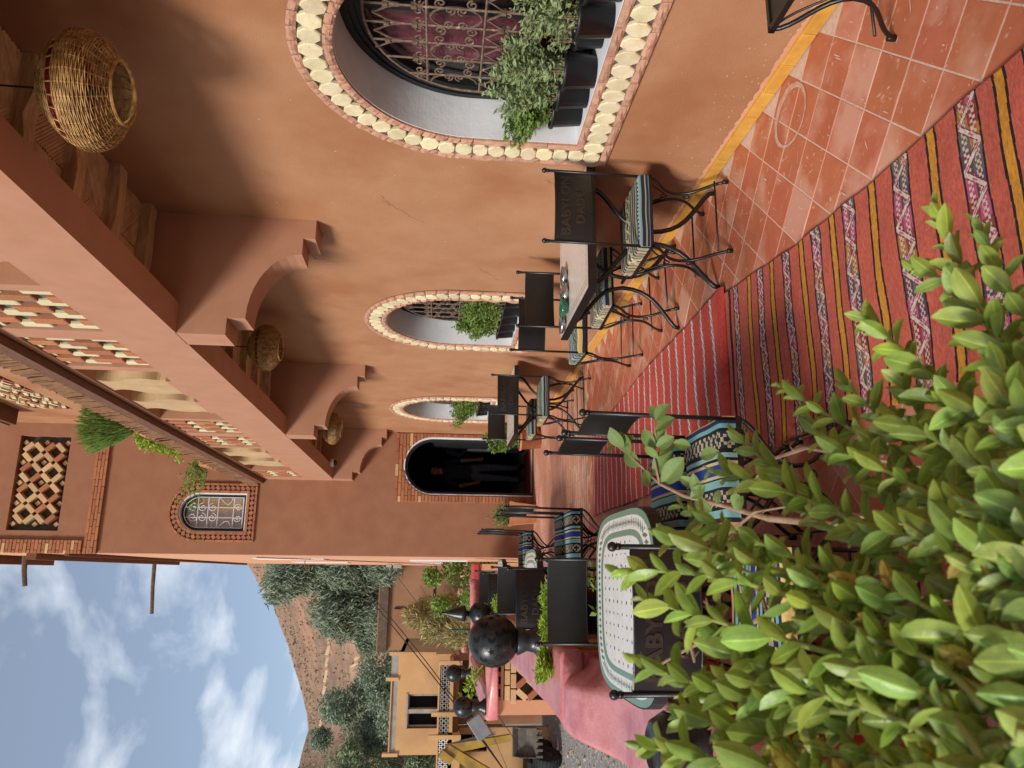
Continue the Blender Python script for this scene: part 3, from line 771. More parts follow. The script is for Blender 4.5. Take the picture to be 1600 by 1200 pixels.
# ================================================================== floor of the terrace
fl = MB(); fl.box(-.43, WX, -4, 12.2, -.25, -.0016)
floor = fl.build('terrace_floor', M['grout'], None); floor['kind'] = 'structure'
tl = MB().bbox(-.0972, .0972, -.0972, .0972, -.012, 0, .0015).mesh('floor_tile', M['tile'])
cand = []
sq = math.sqrt(2)
for i in range(-60, 80):
    for j in range(-40, 80):
        sm = 3.72+.283*i+.1415; df = -.40-.283*j+.1415    # sums and differences of X and Y at tile centres
        x = (sm+df)/2; y = (sm-df)/2
        if -.44 < x < 2.19 and -.5 < y < 7.62: cand.append((x, y, PI/4))
for i in range(13):
    for j in range(38):
        x = -.40+.2*i+.1; y = 7.70+.118*j
        if x < 2.19 and y < 12.15: cand.append((x, y, 0))
tlp = MB().bbox(-.0994, .0994, -.048, .048, -.012, 0, .0015).mesh('floor_tile', M['tile_pale'])
MB().box(-.42, WX-.01, 7.64, 12.19, -.02, -.0008).build('dark_joint', pm('brown_joint', '#8a6650', '#7a5844', 20, .9), floor)
def tile_rank(c):
    x, y, a = c
    cov = (.62 < x < 1.36 and y < 7.25)
    d = math.hypot(x, y)
    return d+(50 if cov else 0)+(6 if x < .3 else 0)+(30 if y < 1.7 else 0)
cand.sort(key=tile_rank)
rest = MB(); restp = MB()
for n_, (x, y, a) in enumerate(cand):
    dz = rnd.uniform(-.0008, .0008); m = Matrix.Translation((x, y, dz)) @ Matrix.Rotation(a, 4, 'Z')
    if x > 2.07 and a: # trim by the wall: keep tiles from running into the skirting
        m = m
    if n_ < 300: obj('floor_tile', tl if a else tlp, floor, mw=m)
    elif not a: restp.bbox(-.0994, .0994, -.048, .048, -.012, 0, .0015, m)
    else: rest.bbox(-.0972, .0972, -.0972, .0972, -.012, 0, .0015, m)
rest.build('floor_tile_field', M['tile'], floor, kind='stuff'); restp.build('floor_tile_field', M['tile_pale'], floor, kind='stuff')
rs = random.Random(2); rg = MB(); n = 48; vi, vo = [], []
for i in range(n):
    a = 2*PI*i/n; wv = .010+.022*(.5+.5*math.cos(a-.6))**2+rs.uniform(0, .004)
    vi.append((1.985+.115*math.cos(a), 2.885+.135*math.sin(a), .0022)); vo.append((1.985+(.115+wv)*math.cos(a), 2.885+(.135+wv)*math.sin(a), .0022))
rg.add(vi+vo, [(i, (i+1) % n, n+(i+1) % n, n+i) for i in range(n)]); rg.build('pale_ring_stain', pm('dried_plaster', '#cfae98', '#b9846a', 22, .95, .3, 60), floor)
sp = MB()
for _ in range(420):
    x, y = rs.uniform(1.2, 2.15), rs.uniform(1.5, 7.2); a = rs.choice((PI/4, -PI/4, rs.uniform(0, PI))); ln = abs(rs.gauss(0, .014))+.003; wd = rs.uniform(.0012, .003)
    m = Matrix.Translation((x, y, .0021)) @ Matrix.Rotation(a, 4, 'Z'); sp.add([m @ Vector(p) for p in ((-ln, -wd, 0), (ln*.3, -wd*1.3, 0), (ln, 0, 0), (ln*.2, wd, 0), (-ln*.8, wd*.7, 0))], [(0, 1, 2, 3, 4)])
sp.build('paint_splash', pm('plaster_splash', '#dcb8a2', '#cfa68e', 30, .95), floor, kind='stuff')
# ================================================================== parapet on the valley side
par = thing('parapet_wall', 'low parapet with a thick glossy pink painted coping stepping along the terrace edge', 'wall')
def coping(poly_xy, z0, z1, name='coping', mat='pink', seed=1, seg=.07, lift=None):
    """thick hand-trowelled slab: rounded edges, wavy surface"""
    (xa, xb), (ya, yb) = poly_xy
    nx = max(4, int((xb-xa)/.03)); ny = max(4, int((yb-ya)/seg)); h = z1-z0
    prof = []                                   # cross-section outline from bottom inner round the top to bottom outer
    b = .035
    for a in range(0, 91, 30): prof.append((xb-b+b*math.cos(R(a)), z1-b+b*math.sin(R(a))))
    inner = [(xb-b-(xb-xa-2*b)*i/nx, z1) for i in range(1, nx)]
    prof = [(xb-.004, z0), (xb, z0+.015)]+prof+inner
    for a in range(90, 181, 30): prof.append((xa+b+b*math.cos(R(a)), z1-b+b*math.sin(R(a))))
    prof += [(xa, z0+.015), (xa+.004, z0)]
    prof.append(prof[0])
    P = np.zeros((ny+1, len(prof), 3))
    for j in range(ny+1):
        y = ya+(yb-ya)*j/ny
        for i, (x, z) in enumerate(prof):
            n1 = mnoise.noise(Vector((x*7, y*5, z*7+seed)))*.011+mnoise.noise(Vector((x*2, y*1.4, seed)))*.018
            P[j, i] = (x+n1*.6, y, z+n1+(lift(x, y) if lift else 0))
    q = MB(); me = grid_mesh(name, P, None, M[mat])
    bm = bmesh.new(); bm.from_mesh(me); 
    bmesh.ops.remove_doubles(bm, verts=bm.verts, dist=1e-5); bm.edges.ensure_lookup_table(); bmesh.ops.holes_fill(bm, edges=[e for e in bm.edges if e.is_boundary], sides=0)
    bmesh.ops.recalc_face_normals(bm, faces=bm.faces); bm.to_mesh(me); bm.free()
    return obj(name, me, par)
def sstep(v): v = min(1, max(0, v)); return v*v*(3-2*v)
coping(((-.80, -.42), (-1.2, 4.42)), .55, .66, seed=1, lift=lambda x, y: .145*sstep((y-3.5)/.8)*sstep((-.455-x)/.10))
coping(((-.77, -.385), (4.30, 7.80)), .70, .812, seed=9)
q = MB(); q.box(-.77, -.45, -1.2, 4.34, -2.2, .56); q.box(-.72, -.42, 4.34, 7.8, -2.2, .71); q.build('wall_body', M['plaster_light'], par)
q = MB(); q.box(-.74, -.40, 4.315, 4.36, .56, .72); q.build('step_face', M['pinkred'], par)
q = MB(); q.box(-.449, -.440, -1.2, 4.3, .0, .555); q.build('painted_face', M['pinkred'], par)

bay = thing('brick_balustrade', 'orange brick lattice balustrade of the far terrace bay with pink coping', 'balustrade')
par_, par = par, bay
coping(((-1.325, -.45), (7.775, 8.025)), .875, .981, seed=12)
coping(((-1.375, -1.125), (8.025, 11.6)), .875, .981, seed=14)
coping(((-1.375, -.06), (11.6, 11.85)), .875, .981, seed=15)
par = par_
q = MB(); q.box(-1.29, -1.16, 7.83, 7.98, -2.2, .88); q.box(-.65, -.50, 7.83, 7.98, -2.2, .88); q.box(-1.16, -.65, 7.83, 7.98, -2.2, .19); q.box(-1.16, -.65, 7.83, 7.98, .819, .844)
q.box(-1.325, -1.225, 8.03, 11.75, -2.2, .88); q.box(-1.25, -.12, 11.7, 11.82, -2.2, .88); q.box(-1.25, -.12, 8.0, 11.7, -.3, -.02); q.box(-.44, -.42, 7.8, 11.8, -.3, -.02)
q.build('wall_body', M['plaster_light'], bay)
q = MB(); q.box(-1.16, -.65, 7.93, 7.95, .13, .88); q.build('lattice_panel', M['mortar'], bay)
for i in range(5): brick(bay, 'mid', (-1.15+.1125*i, 7.875, .86), (.044, .088, .033))
for i in range(4):
    brick(bay, 'pale', (-1.094+.14*i, 7.87, .781), (.13, .088, .052)); brick(bay, 'pale', (-1.125+.14*i, 7.87, .722), (.13, .088, .052))
for i in range(5):
    for j in range(6):
        x, z = -1.11+.106*i, .644-.106*j; s = 1 if (i+j) % 2 else -1
        brick(bay, 'mid' if s > 0 else 'pale', (x, 7.87, z), (.125, .088, .056), Matrix.Rotation(R(50*s), 4, 'Y'), .002)
pil = thing('gate_pillar', 'pink capped pillar at the far corner beside the tower', 'pillar', (.03, 13.2, 0))
q = MB(); q.box(-.15, .15, -.12, .12, -2.2, .77); q.build('pillar_body', M['plaster_light'], pil)
q = MB(); q.bbox(-.19, .17, -.17, .17, .77, .91, .03); q.build('pillar_cap', M['pinkred'], pil)

# ================================================================== woven patterns (flat colour by position)
def sc(h): return np.array(lin(h)[:3])
RUGRED, RUGRED2 = sc('#bd5c48'), sc('#c84a3c')
def rug_near(u, v):
    """u across (m), v along (m)"""
    rs = np.random.RandomState(3)
    c = np.tile(RUGRED, (*u.shape, 1)); fade = (np.sin(v*9.1)+np.sin(v*23.7+1))*.5
    c = c*(1+.10*fade)[..., None]; c = c+np.clip(np.sin(u*41+v*77)*.5, 0, 1)[..., None]*.015
    vv = v+.006*np.sin(u*9+1)
    yel = [1.15, 1.42, 1.70, 2.0, 2.333, 2.611, 2.868, 3.159, 3.416]
    pat = [(1.285, .085), (1.56, .085), (1.835, .08), (2.165, .082), (2.49, .075), (2.745, .062), (3.017, .058), (3.29, .055), (3.591, .05)]
    for y in yel:
        d = np.abs(vv-y); c[d < .027] = sc('#1c1416'); c[d < .0165] = sc('#c98a2e')
    cols = [sc('#3d6a68'), sc('#c05a86'), sc('#b5822e'), sc('#2b3f5a'), sc('#8c3038')]
    for y, wd in pat:
        d = vv-y; m = np.abs(d) < wd/2+.008; c[m] = sc('#1f1618'); m = np.abs(d) < wd/2
        per = wd*1.9; uu = (u+y*.7) % per; t = np.abs(uu/per-.5)*2          # 0..1 zigzag
        zz = (t-.5)*wd*.95; e = np.abs(d-zz)
        base = np.tile(sc('#7a2c30'), (*u.shape, 1))
        ch = (np.floor(u/.011)+np.floor(v/.011)) % 2
        hsh = (np.floor((u+y)/(per/2)).astype(int)*7+np.floor(d/(wd/2)).astype(int)*3) % 5
        for k in range(5): base[hsh == k] = cols[k]*.8
        base[(ch == 0) & (np.abs(np.abs(d)-wd*.25) < wd*.13)] = sc('#cfc2b4')
        base[e < wd*.115] = sc('#d8cdbf')
        cent = (np.abs(e) < wd*.06); base[cent & (np.floor(u/.016) % 3 == 0)] = cols[1]
        base[(e > wd*.115) & (e < wd*.17)] = sc('#3a2426')
        c[m] = base[m]*.82+RUGRED*.18
    for y, col, wd in ((3.672, '#231a1c', .008), (3.79, '#cfc4b8', .013)):
        m = np.abs(vv-y) < wd*1.8; c[m] = sc('#2a1c1e'); c[np.abs(vv-y) < wd] = sc(col)
    return c
def rug_far(u, v):
    c = np.tile(RUGRED2, (*u.shape, 1)); c = c*(1+.06*np.sin(v*31)+.05*np.sin(v*7))[..., None]
    vv = v+.012*np.sin(u*5+v)+.006*np.sin(u*17)
    ph = ((vv-4.071)/.158) % 1; d = np.abs(ph-.5)*.158; d = .079-d
    m = d < .019; c[m] = sc('#4a2426'); m = d < .0155
    h = (np.floor(u/.008)*13+np.floor(v/.006)*7) % 5
    c[m] = sc('#d6cbbf'); c[m & (h == 0)] = sc('#5a4646')
    return c
def make_rug(name, label, x0, x1, y0, y1, nx, ny, fn, wob, thick=.008, zoff=.001):
    t = thing(name, label, 'rug', ((x0+x1)/2, (y0+y1)/2, 0))
    u = np.linspace(x0, x1, nx+1); v = np.linspace(y0, y1, ny+1); V, U = np.meshgrid(v, u, indexing='ij')
    X = U+wob(U, V); Z = thick+zoff+.006+.005*np.sin(V*6+U*3)*np.sin(U*4+1)+.0025*np.sin(V*23+U*9)*np.sin(U*11+V*2)
    e = np.minimum(np.minimum(U-x0, x1-U), np.minimum(V-y0, y1-V)); Z = Z+.002*np.clip(1-e/.03, 0, 1)
    P = np.stack([X-(x0+x1)/2, V-(y0+y1)/2, Z], -1)
    Pb = P.copy(); 
    # skirt: add one ring below all round
    Pe = np.pad(P, ((1, 1), (1, 1), (0, 0)), mode='edge'); Pe[0, :, 2] = Pe[-1, :, 2] = zoff; Pe[:, 0, 2] = Pe[:, -1, 2] = zoff
    uc = (U[:-1, :-1]+U[1:, 1:])/2; vc = (V[:-1, :-1]+V[1:, 1:])/2
    C = fn(uc, vc); C = np.pad(C, ((1, 1), (1, 1), (0, 0)), mode='edge')
    o = obj('woven_panel', grid_mesh(name, Pe, C, M['woven'], smooth=True), t)
    return t
def bend(U, V): return .05*np.sin((V-1.2)*1.25)+.012*np.sin(V*6)
near = make_rug('striped_rug', 'large red kilim with mustard and patterned stripes nearest the camera', .56, 1.38, .7, 3.93, 240, 1150, rug_near, lambda U, V: np.where(U > .9, (U-.9)/.46, 0)*(-.02+.13*np.clip((V-2.4)/1.5, 0, 1)**1.5-.03*np.clip(2.0-V, 0, 1))+.004*np.sin(V*8)+.002*np.sin(V*21))
farr = make_rug('striped_rug', 'bright red rug with thin white stripes and fringe further along the terrace', .56, 1.42, 3.78, 7.28, 130, 900, rug_far, lambda U, V: np.where(U > .9, (U-.9)/.5, 0)*(.10-.15*(V-3.8)/3.4+.012*np.sin(V*2.7))+.004*np.sin(V*5)+.002*np.sin(V*17), zoff=.0125)
fr = MB(); x = -.42
while x < .42:
    fr.tube([(x, 1.745, .018), (x+rnd.uniform(-.01, .01), 1.79, .010), (x+rnd.uniform(-.02, .02), 1.83+rnd.uniform(0, .02), .004)], .004, 4); x += .011
fr.build('fringe', pm('red_wool', '#b83a34', '#a03028', 40, .95), farr, kind='stuff')
# folded end of the far rug
fd = MB(); P = []
fold = np.array([[(u, -1.75+.035*math.cos(a)-.01, .018+.026*math.sin(a)*(1+.3*math.sin(u*9))) for a in np.linspace(0, PI, 8)] for u in np.linspace(-.42, .52, 30)])
obj('folded_hem', grid_mesh('folded_hem', fold, np.tile(RUGRED2*.9, (29, 7, 1)), M['woven']), farr)

# ================================================================== chairs
def letters(txt, size, z):
    cu = bpy.data.curves.new('txt', 'FONT'); cu.body = txt; cu.size = size; cu.align_x = 'CENTER'; cu.align_y = 'CENTER'; cu.extrude = .0022; cu.offset = .0022; cu.space_character = 1.02; cu.resolution_u = 3
    o = bpy.data.objects.new('txt', cu); COL.objects.link(o)
    me = bpy.data.meshes.new_from_object(o.evaluated_get(bpy.context.evaluated_depsgraph_get()))
    bpy.data.objects.remove(o)
    # text plane xy -> plate plane xz, read from behind (from -y), standing proud of the plate
    me.transform(Matrix.Translation((0, -.0035, z)) @ Matrix.Rotation(PI/2, 4, 'X'))
    for v in me.vertices: v.co.x *= 1.12
    bend_plate(me); me.materials.clear(); me.materials.append(M['lettering'])
    return me
def bend_plate(me):
    for v in me.vertices: v.co.y -= .028*(1-(v.co.x/.19)**2)
PZ0, PZ1 = .752, .945
def plate_mesh():
    mb = MB(); n = 12
    vs = [(-.196+.392*i/n, y, z) for i in range(n+1) for y, z in ((-.0025, PZ0), (.0025, PZ0), (.0025, PZ1), (-.0025, PZ1))]
    mb.add(vs, [(0, 1, 2, 3), tuple(4*n+q for q in (3, 2, 1, 0))]+[(4*i+q, 4*i+4+q, 4*i+4+(q+1) % 4, 4*i+(q+1) % 4) for i in range(n) for q in range(4)])
    me = mb.mesh('back_plate', M['blackplate']); bend_plate(me); return me
PLATE = plate_mesh()
LETTERING = [letters('BABYLON', .066, .888), letters('DADES', .060, .812)]
# rolled edge of the back plate
q = MB()
for z in (PZ0, PZ1): q.tube([(x, -.028*(1-(x/.19)**2), z) for x in np.linspace(-.196, .196, 11)], .0042, 5)
EDGE = q.mesh('plate_edge', M['black'])
def leg_mesh(sy):
    q = MB(); pts = bez((0, sy*.195, .435), (0, sy*.19, .36), (0, sy*.035, .34), (0, sy*.03, .235), 8)+bez((0, sy*.03, .235), (0, sy*.03, .12), (0, sy*.16, .10), (0, sy*.195, .0), 8)[1:]
    q.tube(pts, .0085, 7); q.lathe([(.0125, .0), (.0125, .028), (.009, .03)], 8, Matrix.Translation((0, sy*.192, 0))); return q.mesh('leg', M['black'], True)
LEGS = {1: leg_mesh(1), -1: leg_mesh(-1)}
q = MB(); q.tube([(0, -.195, .42), (0, -.198, .7), (0, -.203, .985)], .0082, 7); q.ball((0, -.203, 1.0), .0145, 8, 6); q.lathe([(.0105, .978), (.0105, .988)], 7, Matrix.Translation((0, -.203, 0))); POST = q.mesh('back_post', M['black'], True)
q = MB()
for a, b_ in (((-.2, -.195), (.2, -.195)), ((.2, -.195), (.2, .195)), ((.2, .195), (-.2, .195)), ((-.2, .195), (-.2, -.195))):
    q.box(min(a[0], b_[0])-.009, max(a[0], b_[0])+.009, min(a[1], b_[1])-.009, max(a[1], b_[1])+.009, .425, .445)
q.box(-.2, .2, -.2, .2, .434, .439); SEATF = q.mesh('seat_frame', M['black'])
STRETCH = MB().tube([(-.2, 0, .075), (.2, 0, .075)], .0055, 6).mesh('stretcher', M['black'], True)
RING = MB().tube(arc((0, 0), .017, 0, 2*PI, 12, 'yz', 0)[:-1], .0035, 5, closed=True).mesh('ring', M['black'], True)
SCROLL = {s: MB().tube(bez((0, s*.17, .43), (0, s*.10, .40), (0, s*.06, .33), (0, s*.02, .30), 6), .0045, 5).mesh('curved_brace', M['black'], True) for s in (-1, 1)}

def band_colors(v, table):
    out_ = np.zeros((*v.shape, 3))
    for lo, hi, c in table: out_[(v >= lo) & (v < hi)] = sc(c)
    return out_
def cushion_mesh(name, kind, seed):
    n, m = 46, 96; hx = hy = .205; h = .062
    # parametrise: section across y wraps down both sides so that the bands run over the edge
    s = np.linspace(-hy-h, hy+h, m+1); u = np.linspace(-hx-h, hx+h, n+1)
    Sg, U = np.meshgrid(s, u, indexing='ij')
    def wrap(t, half):
        c = np.clip(t, -half, half); over = np.abs(t)-half; dn = np.clip(over, 0, h); return c, dn
    y, dy = wrap(Sg, hy-.012); x, dx = wrap(U, hx-.012)
    dn = np.maximum(dy, dx)
    r = .018; k = np.clip(dn/r, 0, 1)
    x = x+np.sign(U)*np.where(dx > 0, np.sin(np.minimum(dx/r, 1)*PI/2)*.012, 0)
    y = y+np.sign(Sg)*np.where(dy > 0, np.sin(np.minimum(dy/r, 1)*PI/2)*.012, 0)
    z = .502-np.where(dn < r, (1-np.cos(k*PI/2))*r*.6, r*.6+(dn-r)*1.15)
    z = z+.010*(1-(np.clip(x/hx, -1, 1))**2)*(1-(np.clip(y/hy, -1, 1))**2)+.002*np.sin(x*31+seed)*np.sin(y*27)
    z = np.maximum(z, .441)
    P = np.stack([x, y, z], -1)
    v = (Sg[:-1, :-1]+Sg[1:, 1:])/2; uu = (U[:-1, :-1]+U[1:, 1:])/2
    if kind == 'blue':
        T = [(-.3, -.235, '#1d2238'), (-.235, -.195, '#d8b872'), (-.195, -.18, '#20264a'), (-.18, -.16, '#6fa8a6'), (-.16, -.15, '#15151c'), (-.15, -.09, '#24283a'), (-.09, -.075, '#15151c'), (-.075, -.055, '#8fb8b0'), (-.055, -.045, '#15151c'),
             (-.045, -.035, '#cbb98a'), (-.035, .005, '#1f3f8e'), (.005, .015, '#cbb98a'), (.015, .025, '#15151c'), (.025, .048, '#7fb2ac'), (.048, .06, '#1b1d2a'), (.06, .115, '#262a3c'), (.115, .13, '#15151c'), (.13, .155, '#7fb2ac'), (.155, .17, '#1d2238'), (.17, .20, '#c7a565'), (.20, .215, '#20264a'), (.215, .235, '#6fa8a6'), (.235, .3, '#262a3c')]
        C = band_colors(v, T); m_ = ((v > -.15) & (v < -.09)) | ((v > .06) & (v < .115)) | (v > .235)
        w_ = np.abs(((uu*22) % 1)-.5)*2; cc = np.where(v < 0, -.12, .0875); e = np.abs(v-cc)/.03
        C[m_ & (np.abs(w_-e) < .22)] = sc('#b9ab84'); C[m_ & (w_+e < .35)] = sc('#b9ab84')
    else:
        C = np.tile(sc('#1f2430'), (*v.shape, 1)); k = np.floor((v+.4)/.0062).astype(int)
        pal = ['#a39a7c', '#2a2d38', '#97906f', '#2a3044', '#7b7a68', '#262932', '#a8a080', '#5c6c74', '#2b303e', '#8f886c', '#292c36']
        for i, c in enumerate(pal): C[(k*7) % 11 == i] = sc(c)
        bd = (np.abs(v) > .19) & (np.abs(v) < .232); C[bd] = sc('#23283a'); C[(np.abs(v) > .203) & (np.abs(v) < .218)] = sc('#7f9c98')
        C[bd & (np.floor(uu/.012) % 2 == 0) & (np.abs(v) < .203)] = sc('#8fa3a0')
        be = (np.abs(uu) > .205); C[be & (np.floor(v/.01) % 2 == 0)] = sc('#b8a880')
        zz = np.abs(((uu*16) % 1)-.5)*2; C[(np.abs(v) < .045) & (np.abs(zz-np.abs(v)/.045) < .2)] = sc('#cdbb8e')
    return grid_mesh(name, P, C, M['cushion'])
CUSH = {'blue': cushion_mesh('blue_cushion', 'blue', 1), 'beige': cushion_mesh('beige_cushion', 'beige', 2)}

def chair(label, x, y, rz, text, cush, group):   # cush None: bare seat
    t = thing('metal_chair', label, 'chair', (x, y, 0), rz, group)
    obj('seat_frame', SEATF, t)
    for sx in (-1, 1):
        obj('back_post', POST, t, (sx*.2, 0, 0))
        for sy in (-1, 1): obj('leg', LEGS[sy], t, (sx*.2, 0, 0))
    bpo = obj('back_plate', PLATE, t, (0, -.2, 0)); obj('plate_edge', EDGE, bpo)
    if text:
        for lm in LETTERING: obj('lettering', lm, bpo)
    for sy in (-1, 1):
        obj('stretcher', STRETCH, t, (0, sy*.188, 0))
        for sx in (-1, 1):
            obj('curved_brace', SCROLL[sy], t, (sx*.2, 0, 0)); obj('ring', RING, t, (sx*.2, 0, .235+sy*.065))
    if cush: obj('seat_cushion', CUSH[cush], t, (0, 0, 0))
    return t
GR, GL = 'black metal chairs along the house wall', 'black metal chairs round the tables by the parapet'
HP = PI/2
for a in (
    ('black metal chair cut off by the frame edge, in front of the nearest window', 1.99, 1.93, 0, True, None, GR),
    ('black chair with cut-out lettering and beige cushion nearest the camera by the wall', 1.87, 3.82, 0, True, 'beige', GR),
    ('black chair with plain back facing the camera behind the table with ashtrays', 1.86, 4.75, PI+R(4), False, 'beige', GR),
    ('black chair backed against the plain chair, half hidden, with navy patterned cushion', 1.83, 5.62, R(-3), False, 'blue', GR),
    ('black lettered chair before the second wall table', 1.74, 7.62, R(2), True, 'beige', GR),
    ('black plain chair behind the second wall table nearest the doorway', 1.74, 8.62, PI, False, 'beige', GR),
    ('black lettered chair behind the big leaves at the near end of the mosaic table', -.11, 2.42, R(-2), True, 'blue', GL),
    ('black plain chair facing the camera across the nearest mosaic table', -.12, 3.68, PI, False, 'blue', GL),
    ('black chair side on with striped blue cushion, nearest on the rug side', .36, 2.83, HP, False, 'blue', GL),
    ('black chair side on beside the nearest striped-cushion chair', .36, 3.36, HP, False, 'blue', GL),
    ('black chair side on with striped cushion by the second mosaic table, nearer one', .29, 5.92, HP, False, 'blue', GL),
    ('black chair side on with striped cushion by the second mosaic table, farther one', .29, 6.42, HP, False, 'blue', GL),
    ('black lettered chair at the near end of the second mosaic table', -.155, 5.66, 0, True, 'blue', GL),
    ('black plain chair facing the camera across the second mosaic table', -.13, 6.55+.32, PI, False, 'blue', GL),
    ('black lettered chair at the near end of the farthest mosaic table', -.18, 8.55, 0, True, 'blue', GL),
    ('black chair side on with striped cushion by the farthest mosaic table, nearer one', .29, 8.92, HP, False, 'blue', GL),
    ('black chair side on with striped cushion by the farthest mosaic table, farther one', .29, 9.40, HP, False, 'blue', GL),
    ('black plain chair facing the camera across the farthest mosaic table', -.15, 9.85, PI, False, 'blue', GL)):
    chair(*a)

# ================================================================== tables
def snorm(X, Y, hx, hy): return ((np.abs(X)/hx)**4.2+(np.abs(Y)/hy)**4.2)**(1/4.2)
def top_colors(X, Y, hx, hy, kind):
    C = np.tile(sc('#e6e3dc'), (*X.shape, 1))
    h = (np.sin(np.floor(X/.019)*12.9898+np.floor(Y/.019)*78.233)*43758.5) % 1
    C = C*(.93+.09*h)[..., None]
    if kind == 'green':
        e = (1-snorm(X, Y, hx, hy))*min(hx, hy)
        dots = ((np.abs((X/.047+.5) % 1-.5) < .10) & (np.abs((Y/.075+.5) % 1-.5) < .10)); C[dots] = sc('#3a3836')
        g = sc('#6b8f78'); g2 = sc('#5c7f6a')
        C[e < .118] = sc('#e2ded6')
        C[(e < .022)] = g; C[(e > .078) & (e < .105)] = g
        m = (e > .030) & (e < .072); par_ = np.where(np.abs(X)/hx > np.abs(Y)/hy, Y, X)
        t = np.abs(((par_/.026) % 1)-.5)*2; C[m & (t+np.abs(e-.051)/.024 < .80)] = g2*.8
    else:
        e = np.minimum(hx-np.abs(X), hy-np.abs(Y))
        C = C*np.array((.90, .83, .79)); z = (np.abs(((X/.03) % 1)-.5)+np.abs(((Y/.03) % 1)-.5)); C[z < .28] = sc('#b9a49a')
        C[(e > .03) & (e < .036)] = sc('#8f7d74'); C[(e > .052) & (e < .058)] = sc('#8f7d74')
    return C
def top_mesh(name, hx, hy, kind):
    nx, ny = int(hx*2/.006), int(hy*2/.006)
    X, Y = np.meshgrid(np.linspace(-hx, hx, nx+1), np.linspace(-hy, hy, ny+1), indexing='xy')
    if kind == 'green':
        mxn = np.maximum(np.abs(X)/hx, np.abs(Y)/hy); k = mxn/np.maximum(snorm(X, Y, hx, hy), 1e-6); k[mxn < 1e-6] = 1
        X, Y = X*k, Y*k
    C = top_colors((X[:-1, :-1]+X[1:, 1:])/2, (Y[:-1, :-1]+Y[1:, 1:])/2, hx, hy, kind)
    return grid_mesh(name, np.stack([X, Y, np.full_like(X, .752)], -1), C, M['mosaic'], smooth=False)
def outline(hx, hy, kind):
    if kind == 'green':
        r_ = []
        for i in range(48):
            a = 2*PI*i/48; c, s = math.cos(a), math.sin(a); k = 1/((abs(c)/hx)**4.2+(abs(s)/hy)**4.2)**(1/4.2); r_.append((c*k, s*k))
        return r_
    return [(-hx, -hy), (hx, -hy), (hx, hy), (-hx, hy)]
TABS = {}
def table_parts(hx, hy, kind):
    k = (hx, hy, kind)
    if k in TABS: return TABS[k]
    p = {'table_top': top_mesh('mosaic_top', hx, hy, kind)}
    q = MB(); o = outline(hx+.006, hy+.006, kind); q.prism(o, 'z', .705, .7505); p['apron'] = q.mesh('apron', M['black'] if kind != 'green' else M['frame'])
    def arcs(sx, sy):
        a = MB(); y = sy*(hy-.12)
        pts = bez((sx*hx*.78, y, .705), (sx*hx*.80, y, .60), (sx*.05, y, .58), (sx*.035, y, .37), 9)+bez((sx*.035, y, .37), (sx*.04, y, .16), (sx*hx*.55, y, .12), (sx*hx*.78, y+sy*.02, .03), 9)[1:]+[Vector((sx*hx*.80, y+sy*.02, .0))]
        a.tube(pts, .0135, 8); return a.mesh('leg', M['black'], True)
    p['legs'] = [arcs(sx, sy) for sx in (-1, 1) for sy in (-1, 1)]
    q = MB(); q.tube([(0, -hy+.12, .37), (0, hy-.12, .37)], .011, 7); p['stretcher'] = q.mesh('stretcher', M['black'], True)
    TABS[k] = p; return p
def table(label, x, y, hx, hy, kind, group):
    t = thing('mosaic_table', label, 'table', (x, y, 0), 0, group); p = table_parts(hx, hy, kind)
    obj('table_top', p['table_top'], t); obj('apron', p['apron'], t)
    for l_ in p['legs']: obj('leg', l_, t)
    obj('stretcher', p['stretcher'], t)
    return t
table('rectangular beige mosaic table with ashtrays against the wall', 1.83, 4.20, .355, .46, 'beige', 'tables along the house wall')
table('rectangular beige mosaic table near the doorway', 1.77, 8.12, .36, .40, 'beige', 'tables along the house wall')
GT = 'white and green mosaic tables by the parapet'
table('white mosaic table with green border, nearest the camera behind the leaves', -.10, 3.15, .36, .50, 'green', GT)
table('white mosaic table with green border, middle one by the parapet', -.13, 6.26, .33, .44, 'green', GT)
table('white mosaic table with green border, farthest one by the tower', -.15, 9.28, .33, .44, 'green', GT)

# things on the first wall table
def lathe_thing(name, label, cat, prof, loc, mat, group=None, n=18):
    o = MB().lathe(prof, n).build(name, M[mat], None, smooth=True); o.location = loc; return tag(o, label, cat, group)
bowl = [(.001, .002), (.035, .0), (.055, .012), (.062, .03), (.058, .031), (.05, .014), (.03, .006), (.001, .006)]
lathe_thing('ashtray', 'round silver ashtray nearest the wall on the beige table', 'ashtray', bowl, (1.80, 4.40, .754), 'silver')
lathe_thing('ashtray', 'silver lidded ashtray in the middle of the beige table', 'ashtray', [(.001, .0), (.04, .0), (.06, .02), (.056, .032), (.03, .045), (.008, .05), (.001, .06)], (1.67, 4.36, .754), 'silver')
lathe_thing('bowl', 'small dark green glazed bowl with silver rim on the beige table', 'bowl', [(.001, .0), (.035, .0), (.058, .03), (.06, .045), (.053, .044), (.03, .01), (.001, .008)], (1.58, 4.36, .754), 'greenglass')
lathe_thing('ashtray', 'silver ashtray at the outer edge of the beige table beside the green bowl', 'ashtray', bowl, (1.51, 4.47, .754), 'silver')

